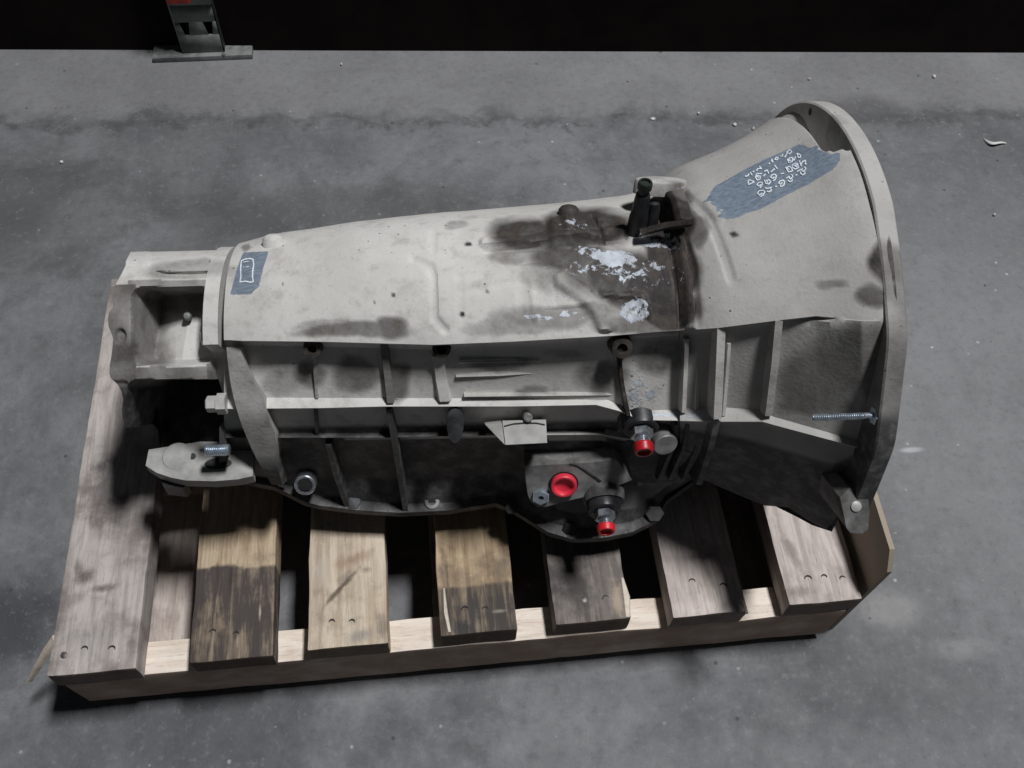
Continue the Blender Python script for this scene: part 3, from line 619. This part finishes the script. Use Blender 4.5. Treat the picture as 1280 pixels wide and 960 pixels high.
# long threaded bolt through the bell flange
def bolt_long(a, e, r, hexr):
    ax = (e-a).normalized(); L = (e-a).length; prof = [(0, 0), (r*.8, .0005)]; n = int(L*.86/.0019)
    for k in range(n): z = .001+k*.0019; prof += [(r*.82, z), (r, z+.0009)]
    z = .001+n*.0019; prof += [(r*.9, z), (r*.9, L)]
    b = MB(); b.lathe(a, ax, prof, 14); return b, ax, L
a_, e_ = P(1015, 522, .207), P(1091, 519.5, .207)
b, ax, L = bolt_long(a_, e_, .0032, .007); lb = b.obj('long_bolt', M['zinc'], bh, 30)
b = MB(); b.lathe(e_, ax, [(.0085, 0), (.0085, .0015), (.0068, .0016), (.0068, .0085), (.0055, .0095), (0, .0095)], 6, .3); b.obj('bolt_head', M['zinc'], lb, 25)
# --- ribs and ridges on the near side
def rib(pts, w_, d, name='rib', parent=G, extra=None, wd=(1, 0, 0), dd=None, taper=None, mat=None):
    p3 = []
    ps = [V(p) for p in pts]
    for a, b_ in zip(ps, ps[1:]):
        for k in range(4): p3.append(a.lerp(b_, k/4))
    p3.append(ps[-1]); tp = None
    if taper: tp = [interp([(i*4, t_) for i, t_ in enumerate(taper)], k) for k in range(len(p3))]
    b = MB(); b.sweep([P(*p) for p in p3], wd, dd or (0, -.80, .6), w_, d, taper=tp)
    o = b.obj(name, mat or M['case'], parent, 40)
    if not mat: paint(o, extra)
    return o
rib([(480, 432, .112), (484, 468, .096), (488, 504, .084)], .0085, .03, extra=(.62, 0, 0, 0))
rib([(392, 446, .098), (394, 472, .086), (396, 498, .074)], .0035, .012, extra=(.25, 0, 0, 0))
rib([(548, 446, .108), (551, 475, .093), (556, 502, .086)], .013, .02)
rib([(774, 440, .118), (778, 480, .100), (786, 520, .092)], .005, .022, extra=(.9, 0, 0, 0))
rib([(902, 410, .169), (900, 460, .152), (897, 524, .125)], .0105, .05)
rib([(897, 526, .120), (889, 560, .090), (874, 606, .02)], .0085, .05, extra=(.3, 0, 0, .55))
rib([(974, 401, .191), (969, 455, .172), (961, 520, .143)], .0095, .05, extra=(.35, 0, 0, 0))
for xx, ww in ((858, .0055), (874, .0045)):
    rib([(xx+1, 424, .142), (xx-1, 470, .123), (xx-3, 516, .103)], ww, .016)
rib([(912, 430, .160), (909, 470, .143), (905, 520, .120)], .004, .02)
for k, xx in enumerate((846, 860, 876)):
    rib([(xx, 531, .088), (xx-5, 562, .060), (xx-22, 600, .0)], .0055, .03, extra=(.3, 0, 0, .7))
rib([(486, 512, .074), (494, 560, .046), (507, 640, -.045)], .0075, .05, extra=(.55, 0, 0, .8))
rib([(410, 556, .036), (420, 595, .0), (434, 634, -.045)], .0075, .04, extra=(.5, 0, 0, .9))
rib([(394, 512, .066), (396, 542, .043)], .004, .02, extra=(.5, 0, 0, .7))
pd = EP
def ridge(x0_, x1_, y0_, y1_, q, w_, d, extra=None, taper=(1, 1)):
    return rib([(x0_, y0_, q), ((x0_+x1_)/2, (y0_+y1_)/2, q), (x1_, y1_, q)], w_, d, 'ridge', G, extra, EP, EQ, (taper[0], 1, taper[1]))
ridge(574, 674, 452, 449, .1040, .004, .014); ridge(570, 678, 470, 463, .0950, .007, .02, None, (.4, 1)); ridge(580, 780, 494, 492, .0862, .004, .014)
# grey rounded boss column left of the pad
b = MB(); pts = [P(569+12*math.cos(a)*(1 if math.sin(a) < 0 else .9), 528+(17 if math.sin(a) < 0 else 26)*math.sin(a), .086-.010*max(0, math.sin(a))) for a in [k*math.pi/10 for k in range(20)]]
b.prism(pts, EQ*-.04); o = b.obj('case_boss', M['pan'], G, 50)
# machined pad with pointed end
b = MB(); pts = [P(x, y, .088) for x, y in ((628, 526), (682.5, 524.5), (684, 553.5), (632, 556))]; b.prism(pts, EQ*-.05+EP*.004); b.obj('machined_pad', M['bright'], G, 20)
b = MB(); pts = [P(x, y, q) for x, y, q in ((606.5, 530.5, .082), (627.5, 528.5, .0872), (631, 556, .0872))]; b.prism(pts, EQ*-.03); b.obj('pad_gusset', M['bright'], G, 20)
b = MB(); b.lathe(P(660, 522, .088), EQ, [(.0045, -.03), (.0045, .003), (.003, .004), (0, .004)], 16); b.obj('pad_pin', M['grey'], G, 30)
b = MB(); b.sweep([P(x, y, .0885) for x, y in ((630, 533), (642, 530), (655, 529), (670, 529), (681, 531))], EP, EQ, .0016, .002); b.obj('pad_groove', M['hole'], G, 30)
# ledge eyelets
for (x, y, q, r) in ((390, 437, .110, .0090), (552, 437.5, .118, .0088), (778, 436, .134, .0105)):
    c = P(x, y, q); ax = V((0, -.80, .60))
    b = MB(); b.lathe(c, ax, [(r*1.15, -.03), (r, -.004), (r*.92, 0), (r*.48, 0), (r*.45, -.006), (0, -.006)], 22); o = b.obj('eyelet', M['case'], G, 35); paint(o, (.85, 0, 0, 0))
    b = MB(); b.lathe(c+ax*-.0058, ax, [(r*.44, 0), (r*.44, .001), (0, .001)], 16); b.obj('eyelet_bore', M['hole'], o, 30)
# --- oil pan and its bolts
near_ = [PH(x, y-2, -.168) for x, y in ((352, 612), (380, 628), (400, 634), (450, 640), (500, 643), (560, 640), (620, 632), (640, 640), (685, 667), (716, 675), (754, 673), (790, 666), (822, 650), (832, 630))]
def pan_ring(inset, h):
    pts = [V((v.x, min(-.02, v.y+inset), h)) for v in near_]
    x0_, x1_ = pts[0].x+inset*.3, pts[-1].x-inset*.3
    far_ = [V((x1_, .10-inset, h)), V(((x0_+x1_)/2, .11-inset, h)), V((x0_, .10-inset, h))]
    pts[0].x = x0_; pts[-1].x = x1_
    return pts+far_
rws = [pan_ring(-.001, -.156), pan_ring(-.002, -.167), pan_ring(.004, -.170), pan_ring(.014, -.186), pan_ring(.026, -.2046)]
mb = MB(); n = len(rws[0]); mb.v = [p for r in rws for p in r]
for i in range(len(rws)-1):
    for k in range(n): mb.f.append((i*n+k, i*n+(k+1) % n, (i+1)*n+(k+1) % n, (i+1)*n+k))
mb.f.append(list(range(n))); mb.f.append([(len(rws)-1)*n+k for k in range(n)])
pan = mb.obj('oil_pan', M['pan'], G, 40)
def headbolt(x, y, q, r, mat, ax=(0, -.35, .94), socket=True, parent=None, name='bolt'):
    b = MB(); pr = [(r, -.02), (r, -.001), (r*.9, 0)]
    pr += [(r*.5, 0), (r*.45, -.004), (0, -.004)] if socket else [(0, .0005)]
    b.lathe(P(x, y, q), ax, pr, 18 if socket else 6); return b.obj(name, M[mat], parent or G, 30)
headbolt(540, 627, -.045, .0088, 'brack'); headbolt(441, 627, -.045, .0095, 'pan', socket=False); headbolt(819, 643, -.03, .0105, 'brack', (0, -.8, .6), False)
headbolt(640, 634, -.03, .008, 'dark', socket=False); headbolt(712, 662, -.03, .0085, 'dark', (0, -.7, .7), False)
b = MB(); b.lathe(P(381, 607, -.01), (0, -.75, .66), [(.0115, -.03), (.0115, -.001), (.0105, 0), (.0085, 0), (.008, -.008), (0, -.008)], 20); hb = b.obj('drain_plug', M['steel'], G, 30)
b = MB(); b.lathe(P(381, 607, -.006), (0, -.75, .66), [(.0076, -.006), (.0076, -.0035), (0, -.0035)], 6); b.obj('plug_socket', M['hole'], hb, 20)
# corner web of the case at lower left
b = MB(); b.prism([P(x, y, q) for x, y, q in ((327, 541, .044), (345, 541, .044), (344, 572, .03), (326, 572, .03))], EQ*-.04); o = b.obj('corner_web', M['case'], G, 30); paint(o)
rws = [[], [], [], []]
for (y, xl, xr, q) in ((434, 283, 300, .098), (455, 285, 306, .093), (478, 288, 317, .086), (497, 292, 330, .0805), (512, 296, 332, .0775), (528, 301, 338, .066), (541, 306, 344, .056), (560, 314, 345, .043), (574, 321, 344, .034), (592, 331, 349, .018), (606, 340, 353, .0)):
    a, b_ = P(xl, y, q), P(xr, y, q)
    rws[0].append(a+EQ*-.03); rws[1].append(a); rws[2].append(b_); rws[3].append(b_+EQ*-.03)
o = MB().grid(rws, closed=True, caps=True).obj('end_web', M['case'], G, 45); paint(o)
for i, v in enumerate(o.data.vertices):
    lv = V((v.co.x, v.co.y, v.co.z-HZ)); c = o.data.attributes['wear_shade'].data[i].color; p_ = pq(lv)[0]
    o.data.attributes['wear_shade'].data[i].color = (.38+.3*noise.noise(lv*40), 0, 0, smooth(.09, .14, p_)*.85)
# --- bracket plate with red port plug
bp = MB(); pts = [P(x, y, q) for x, y, q in ((655.5, 582.5, .030), (716, 579.5, .034), (757, 607.5, .022), (743, 618, .016), (708, 626.5, .010), (679, 634, .006), (667, 632, .006), (660.5, 622, .010), (658, 607, .018))]
# keep it planar: fit a plane through three corners
pa, pb, pc = pts[0], pts[2], pts[6]; pn_ = (pb-pa).cross(pc-pa).normalized()
if pn_.z < 0: pn_ = -pn_
def onplate(x, y, lift_=0):
    d = rloc(x, y); return CLOC + d*((pa-CLOC).dot(pn_)/d.dot(pn_)) + pn_*lift_
pxy = ((655.5, 582.5), (716, 579.5), (737, 591), (757, 607.5), (743, 618), (708, 626.5), (682, 633.5), (672, 633.5), (664, 628), (660, 619), (658, 607))
bp.prism([onplate(*p) for p in pxy], pn_*-.03); brk = bp.obj('port_bracket', M['brack'], G, 25)
b = MB(); b.sweep([onplate(x, y, .0006) for x, y in ((712, 580), (722, 582.5), (736, 592), (748, 601), (757, 609))], pn_.cross(V((1, 0, -.6))).normalized(), pn_, .0018, .0012); b.obj('joint_line', M['hole'], brk, 30)
b = MB(); b.prism([onplate(x, y, 0) for x, y in ((740, 578), (770, 574), (790, 600), (760, 612), (757, 605), (737, 590), (717, 579.5))], pn_*-.026); b.obj('port_boss', M['brack'], G, 25)
c = onplate(704.5, 604, 0); b = MB()
b.lathe(c, pn_, [(.0150, -.004), (.0150, .0005), (.0158, .0012)], 28); b.obj('port_ring', M['hole'], brk, 30)
b = MB(); b.lathe(c, pn_, [(.0128, 0), (.0138, .001), (.0138, .0062), (.0128, .0072), (.0108, .0070), (.0100, .0058), (.0092, .0030), (.0070, .0022), (0, .0020)], 32); b.obj('port_plug', M['redd'], brk, 40)
c = onplate(676, 619.5, 0); b = MB(); b.lathe(c, pn_, [(.0098, 0), (.0098, .004), (.0088, .0048), (.0034, .0048), (.0034, .001), (0, .001)], 6, .5); nt_ = b.obj('port_nut', M['zinc'], brk, 25)
b = MB(); b.lathe(c, pn_, [(.0033, 0), (.0033, .0025), (0, .0025)], 14); b.obj('nut_bore', M['hole'], nt_, 30)
# --- two cooler line fittings with red caps
def fitting(x, y, q, boss_r, k, capaim):
    c = P(x, y, q); e = P(capaim[0], capaim[1], q+.012); ax = (e-c).normalized()
    L = (e-c).length
    b = MB(); b.lathe(c, ax, [(boss_r*1.1, -.03), (boss_r*1.05, -.004), (boss_r, 0), (boss_r*.8, .001), (boss_r*.72, 0.0), (0, 0)], 28); bo = b.obj('cooler_fitting', M['dark'], G, 35)
    b = MB(); b.lathe(c+ax*.0, ax, [(.0112*k, 0), (.0115*k, .001), (.0115*k, .0085), (.0105*k, .0095), (0, .0095)], 6, .25); b.obj('hex_nut', M['steel' if k > .95 else 'dark'], bo, 20)
    pr = [(.0068*k, .009)]
    for i in range(5): pr += [(.0068*k, .0095+i*.0018), (.0078*k, .0104+i*.0018)]
    pr += [(.0066*k, .019), (0, .019)]
    b = MB(); b.lathe(c, ax, pr, 18); b.obj('thread', M['steel'], bo, 20)
    b = MB(); b.lathe(c, ax, [(.0070*k, .0165), (.0098*k, .0168), (.0102*k, .018), (.0096*k, .0195), (.0098*k, L+.0035), (.0088*k, L+.0055), (.0068*k, L+.0055), (.0055*k, L+.002), (0, L+.001)], 26); b.obj('cap', M['red'], bo, 35)
fitting(801.5, 537, .080, .0180, 1.0, (804.5, 560)); fitting(755.5, 640, .020, .0172, .97, (757.5, 659.5))
b = MB(); b.lathe(P(755, 628, .012), (0, -.82, -.05), [(.026, -.05), (.023, -.004), (.0215, .0), (0, .0)], 28); o = b.obj('fitting_boss', M['case'], G, 40); paint(o, (0, 0, 0, .8))
b = MB(); b.lathe(P(800, 528, .065), (0, -.9, .1), [(.026, -.05), (.022, .0), (0, .0)], 28); o = b.obj('fitting_boss', M['case'], G, 40); paint(o, (.4, 0, 0, .8))
b = MB(); b.lathe(P(832, 556, .078), (0.1, -.9, .35), [(.0125, -.05), (.0125, 0), (.0118, .001), (0, .001)], 24); b.obj('core_plug', M['grey'], G, 30)
# --- top fittings: vent, knob, lug, hook
c = P(798, 274, .118); zt_ = V((.02, .12, 1)).normalized()
b = MB(); b.lathe(c, zt_, [(.0100, -.02), (.0090, .004), (.0080, .010), (.0074, .022), (.0066, .030), (.0050, .032), (.0050, .036)], 20); ve = b.obj('breather_vent', M['dark'], G, 35)
b = MB(); b.lathe(c, zt_, [(.0062, .036), (.0068, .037), (.0068, .0425), (.0062, .044), (.0044, .044), (.0042, .042), (0, .042)], 20); b.obj('vent_cap', M['green'], ve, 30)
b = MB(); b.lathe(P(817, 268, .122), V((.0, .25, 1)).normalized(), [(.0060, -.02), (.0055, .006), (.0045, .012), (0, .013)], 18, 0, .7); b.obj('vent_bracket', M['dark'], ve, 40)
b = MB(); b.lathe(P(711, 256, .083), (0, .55, .83), [(.0115, -.02), (.0100, -.0045), (.0075, -.0015), (.004, -.0003), (0, 0)], 24); o = b.obj('top_boss', M['case'], G, 50); paint(o, (.8, 0, 0, 0))
b = MB(); b.lathe(P(826, 226, .100), (.05, .45, .89), [(.026, -.012), (.0255, -.001), (.0245, .0008), (0, .0016)], 30, 0, .45); o = b.obj('top_lug', M['case'], G, 40); paint(o, (.3, .30, 0, 0))
b = MB(); b.sweep([P(x, y, q) for x, y, q in ((800, 290, .132), (835, 281, .140), (866, 277, .159))], EP, EQ, .006, .010); o = b.obj('clamp_tab', M['case'], G, 40); paint(o, (.85, 0, 0, 0))
b = MB(); b.sweep([P(x, y, q) for x, y, q in ((846, 238, .117), (853, 252, .133), (858, 274, .149))], (1, 0, 0), EQ, .013, .010); o = b.obj('clamp_tab', M['case'], G, 40); paint(o, (.65, 0, 0, 0))
b = MB(); b.lathe(P(341, 296, .060), (0, .6, .8), [(.0120, -.03), (.0105, -.002), (.008, .0010), (.0045, .0024), (0, .0028)], 22); o = b.obj('top_boss', M['case'], G, 50); paint(o)
# --- rear adapter: flange plate, rim, bars, shelf, core
sF0, sF1 = -.617, -.603
def section(pts): return [V((sF0, v.y, v.z)) for v in pts]
r_ = .1012; pts = []
for k in range(28):
    al = math.radians(200-200*k/27); pts.append(EP*(-r_*math.sin(al))+EQ*(r_*math.cos(al)))
pts += [PS(x, y, sF1) for x, y in ((284, 440), (290, 470), (300, 505), (312, 540), (328, 572), (345, 600), (352, 614))]
pts += [V((0, -.02, -.16))]
b = MB(); b.prism([V((sF0, v.y, v.z)) for v in pts], (sF1-sF0, 0, 0)); o = b.obj('adapter_flange', M['case'], G, 25)
bmm = bmesh.new(); bmm.from_mesh(o.data)
for k in range(1, 7): bmesh.ops.bisect_plane(bmm, geom=bmm.verts[:]+bmm.edges[:]+bmm.faces[:], plane_co=(sF0+(sF1-sF0)*k/7, 0, 0), plane_no=(1, 0, 0))
bmm.to_mesh(o.data); bmm.free(); paint(o)
AF = o
# rear adapter: one casting with two windows, a scalloped rear rim and a middle bar
def topx(v):
    d = ORG+AX*v[0]+BX*v[1]+V((0, 0, v[2]+HZ))-CAM; z = d.dot(FW); return 640+FPX*d.dot(RT)/z, 480-FPX*d.dot(UP)/z
XL = T(316, 165, 330, 158, 342, 152, 355, 145, 368, 139, 372, 141, 384, 141, 390, 136.5, 398, 135, 408, 135.5, 416, 139, 424, 141.5, 434, 140.5, 446, 139, 456, 137, 466, 136.5, 472, 138, 480, 145, 488, 150, 500, 153, 512, 151, 524, 152, 534, 156, 542, 168, 552, 177, 566, 182, 600, 190)
def rbox(x, y, x0_, x1_, y0_, y1_, rc, bl):
    dx = abs(x-(x0_+x1_)/2)-((x1_-x0_)/2-rc); dy = abs(y-(y0_+y1_)/2)-((y1_-y0_)/2-rc)
    d = math.hypot(max(dx, 0), max(dy, 0))+min(max(dx, dy), 0)-rc
    return 1-smooth(-bl, 0, d)
RT_ = .0985; NS, NP = 130, 170; sE = -.6165
rows = []
def tail_q(p): return math.sqrt(max(1e-8, RT_*RT_-p*p)) if p < .045 else math.sqrt(RT_*RT_-.045**2)-(p-.045)*.75
for k in range(NP):
    f_ = k/(NP-1); p = -RT_+(RT_+.120)*f_**.92; q0 = tail_q(p)
    lo, hi = -.78, -.64
    for _ in range(26):
        mid = (lo+hi)/2; x, y = topx(V((mid, 0, 0))+EP*p+EQ*q0)
        if x < interp(XL, y): lo = mid
        else: hi = mid
    sl = lo; rw = [V((sl, 0, 0))+EP*p+EQ*min(q0-.03, -.01)]
    for j in range(NS):
        g_ = j/(NS-1); s_ = sl+(sE-sl)*g_
        v = V((s_, 0, 0))+EP*p+EQ*q0; x, y = topx(v)
        w1 = rbox(x, y, 163, 268, 358, 457, 15, 7); w2 = rbox(x, y, 158, 274, 474, 760, 14, 6)
        fl1 = .030+.034*smooth(366, 455, y)-(.00042*max(0, 214-x))+.010*smooth(222, 262, x)*smooth(425, 385, y) if False else .026+.036*smooth(362, 456, y)-.00040*max(0, 214-x)+.012*smooth(228, 264, x)*(1-smooth(380, 425, y))
        q = q0+(min(fl1, q0-.012)-q0)*w1; q += (-.05-q)*w2
        gr_ = 1-smooth(2.0, 4.5, abs(y-(342.5+1.5*math.sin((x-194)/23))));
        if 190 < x < 270: q -= .006*gr_*smooth(190, 200, x)*(1-smooth(258, 270, x))
        q += .0045*rbox(x, y, 150, 190, 300, 332, 4, 5)
        q -= .005*(1-smooth(4, 9, math.hypot(x-150, (y-420)*.8)))+.003*rbox(x, y, 120, 162, 474, 545, 6, 6)
        q += .0007*noise.noise(V((s_*40, p*40, 1)))
        rw.append(V((s_, 0, 0))+EP*p+EQ*q)
    rows.append(rw)
sls = [rw[1].x for rw in rows]
for k in range(1, 16):
    al = math.radians(90+k*7); rw = []
    for j in range(NS+1): rw.append(V((sls[0]+(sE-sls[0])*max(0, j-1)/(NS-1), 0, 0))+EP*(-RT_*math.sin(al))+EQ*(RT_*math.cos(al)))
    rows.insert(0, rw)
o = MB().grid(rows, closed=True, caps=True).obj('tail_housing', M['case'], G, 48)
paint(o)
for i, v in enumerate(o.data.vertices):
    lv = V((v.co.x, v.co.y, v.co.z-HZ)); x, y = topx(lv); c = list(o.data.attributes['wear_shade'].data[i].color)
    nn = .25*noise.noise(V((lv.x*30, lv.y*30, lv.z*30)))
    if y > 355 and x < 170: c[0] = max(c[0], .62+nn)
    if y > 459: c[0] = max(c[0], .55+nn)
    if y > 474: c[3] = max(c[3], smooth(474, 492, y))
    if 360 < y < 458 and 165 < x < 220: c[0] = max(c[0], .42*(1-smooth(200, 222, x))+.12+nn*.5)  # window floor shaded towards the left, painted through the oil channel
    if 350 < y < 400 and x > 160: c[0] = max(c[0], .5*(1-smooth(385, 402, y)))  # shadow of the top bar across the window, painted through the oil channel
    o.data.attributes['wear_shade'].data[i].color = c
TH_ = o
b = MB(); b.prism([PH(x, y, -.062) for x, y in ((186, 562), (182, 582), (196, 591), (214, 597), (232, 600.5), (268, 601.5), (298, 599), (316, 595), (316, 552), (250, 552))], (0, 0, -.014)); o = b.obj('lower_shelf', M['shelf'], G, 30)
b = MB(); b.prism([PH(x, y, -.078) for x, y in ((196, 586), (204, 608), (228, 611), (234, 604), (236, 585))], (0, 0, -.02)); o = b.obj('shelf_tab', M['dark'], G, 30)
b = MB(); b.lathe(PH(222, 571, -.0625), (0, -.1, 1), [(.0155, -.01), (.0155, .0015), (.0145, .0022), (0, .0022)], 24); b.obj('shelf_boss', M['shelf'], G, 30)
b = MB(); b.lathe(PH(241, 571, -.0625), (0, -.1, 1), [(.0035, -.01), (.0035, .002), (0, .0022)], 12); b.obj('shelf_pin', M['dark'], G, 30)
b = MB(); b.lathe(PH(273, 580, -.0625), (0, -.1, 1), [(.014, -.01), (.014, .0012), (0, .0014)], 24, 0, .45); b.obj('shelf_slot', M['dark'], G, 30)
b = MB(); b.lathe(P(234, 395, .050), (.2, -.5, .8), [(.0045, -.02), (.0042, 0), (.003, .0016), (0, .002)], 16); b.obj('core_stud', M['grey'], G, 40)
# bolts clamping the adapter
for (x, y, q) in ((262, 421, .094), (268, 505, .072)):
    c = PS(x, y, sF0); b = MB(); b.lathe(c, (-1, 0, 0), [(.0105, -.012), (.0105, -.003), (.0082, -.0025), (.0082, .006), (.0074, .0072), (0, .0072)], 6, .5); b.obj('flange_bolt', M['bright'], G, 20)
a_, e_ = P(256, 563, .045), P(287, 562, .045); b, ax, L = bolt_long(a_, e_, .0062, 0); b.obj('stud', M['zinc'], G, 30)
# --- hand writing on the two blue paint patches (strokes laid on the real surface)
dg = bpy.context.evaluated_depsgraph_get()
def tree_of(o):
    me = o.data; return BVHTree.FromPolygons([v.co.copy() for v in me.vertices], [list(p.vertices) for p in me.polygons])
TB, TMC = tree_of(bh), tree_of(mc)
def hit(tr, x, y):
    d = rloc(x, y).normalized(); h_ = tr.ray_cast(lift(CLOC), d)
    return (h_[0]+h_[1]*(-1 if h_[1].dot(d) > 0 else 1)*.0007) if h_[0] else None
def strokes(name, parent, tr, S, wpx):
    mb = MB()
    for st in S:
        pts = []
        for (x1_, y1_), (x2_, y2_) in zip(st, st[1:]):
            n = max(1, int(math.hypot(x2_-x1_, y2_-y1_)/1.2))
            for k in range(n): pts.append((x1_+(x2_-x1_)*k/n, y1_+(y2_-y1_)*k/n))
        pts.append(st[-1]); L_, R_ = [], []
        if len(pts) == 1: pts = [pts[0], (pts[0][0]+.8, pts[0][1]-.4)]
        for i, (x, y) in enumerate(pts):
            a = pts[max(0, i-1)]; c = pts[min(len(pts)-1, i+1)]; dx, dy = c[0]-a[0], c[1]-a[1]; l_ = math.hypot(dx, dy) or 1
            ww = wpx*(.8+.4*noise.noise(V((x*.7, y*.7, 0)))); nx_, ny_ = -dy/l_*ww/2, dx/l_*ww/2
            p, q = hit(tr, x+nx_, y+ny_), hit(tr, x-nx_, y-ny_)
            if p and q: L_.append(p); R_.append(q)
        if len(L_) > 1: mb.grid([L_, R_])
    return mb.obj(name, M['paint'], parent, 40, False)
Z = lambda pts: [(925+x/13.71, 180+y/13.71) for x, y in pts]
S = [Z(p) for p in [
 # 2 - 2 6 - 2 6
 [(1110, 400), (1135, 430), (1090, 480), (1050, 450), (1080, 430), (980, 480)], [(1110, 480), (1120, 510), (1075, 540), (1040, 510), (1050, 480)], [(955, 545), (985, 530)],
 [(885, 530), (912, 560), (870, 610), (835, 575), (860, 560), (790, 595)], [(900, 610), (895, 640), (855, 655), (825, 625)],
 [(740, 625), (768, 655), (755, 710), (710, 740), (685, 720)], [(740, 630), (690, 640), (665, 680), (700, 700), (730, 660)], [(605, 742), (635, 728)],
 [(550, 740), (520, 770), (545, 800), (500, 830), (465, 815)], [(530, 755), (470, 770), (430, 760)], [(400, 800), (428, 830), (400, 880), (350, 915)], [(400, 800), (330, 810), (300, 850), (340, 885), (385, 850)],
 # 4 8 R - 6 9 6
 [(1150, 350), (1120, 350), (1130, 285), (1075, 310), (1050, 360)], [(1020, 290), (1055, 390)], [(1000, 350), (960, 335), (895, 370), (905, 410), (950, 440), (1010, 410), (990, 360), (930, 380), (985, 400)],
 [(785, 405), (835, 490), (910, 465), (870, 400), (845, 395), (800, 410), (850, 450)], [(700, 522), (760, 505)],
 [(600, 525), (628, 555), (605, 620), (570, 640)], [(600, 525), (550, 540), (528, 575), (570, 600), (595, 570)], [(420, 620), (445, 685), (495, 695), (530, 660), (500, 620), (455, 640), (480, 670)],
 [(380, 660), (385, 700), (345, 760)], [(380, 660), (320, 670), (292, 710), (330, 730), (365, 700)],
 # P B  F F - 8 7
 [(980, 165), (1010, 250)], [(985, 165), (1045, 200), (1040, 240), (990, 230)], [(960, 220), (930, 290), (900, 240)], [(815, 265), (840, 330), (900, 310), (910, 240), (850, 250), (830, 290), (880, 290)],
 [(595, 370), (645, 435)], [(600, 430), (530, 490)], [(470, 450), (495, 515)], [(470, 455), (420, 480)], [(440, 520), (405, 565)],
 [(380, 515), (290, 520), (270, 580), (300, 630), (345, 610), (350, 560), (290, 550), (320, 590)], [(250, 660), (160, 620), (140, 660), (150, 705), (245, 660)],
 # S h o r t  F i s
 [(895, 150), (865, 105), (800, 150), (850, 180), (885, 150)], [(820, 150), (770, 240)], [(735, 180), (735, 215), (690, 215)], [(660, 240), (620, 240), (600, 275), (640, 280), (660, 245)], [(545, 265), (570, 325), (555, 300), (535, 300)], [(520, 335), (495, 350)],
 [(335, 390), (375, 430), (310, 430), (285, 470)], [(250, 470), (220, 490)], [(180, 490), (200, 530), (215, 545)], [(160, 520), (130, 560), (90, 560)]]]
strokes('marker_writing', bh, TB, S, 1.75)
Z2 = lambda pts: [(280+x/12, 300+y/12) for x, y in pts]
strokes('marker_writing', mc, TMC, [Z2(p) for p in [[(265, 320), (320, 295), (400, 285), (440, 300), (450, 380), (435, 480), (432, 560), (445, 630), (400, 640), (330, 625), (245, 635), (258, 560), (255, 430), (265, 320)]]], 2.0)
strokes('marker_writing', mc, TMC, [Z2(p) for p in [[(290, 340), (370, 330)], [(300, 405), (300, 420)], [(330, 415), (380, 405)]]], 1.3)
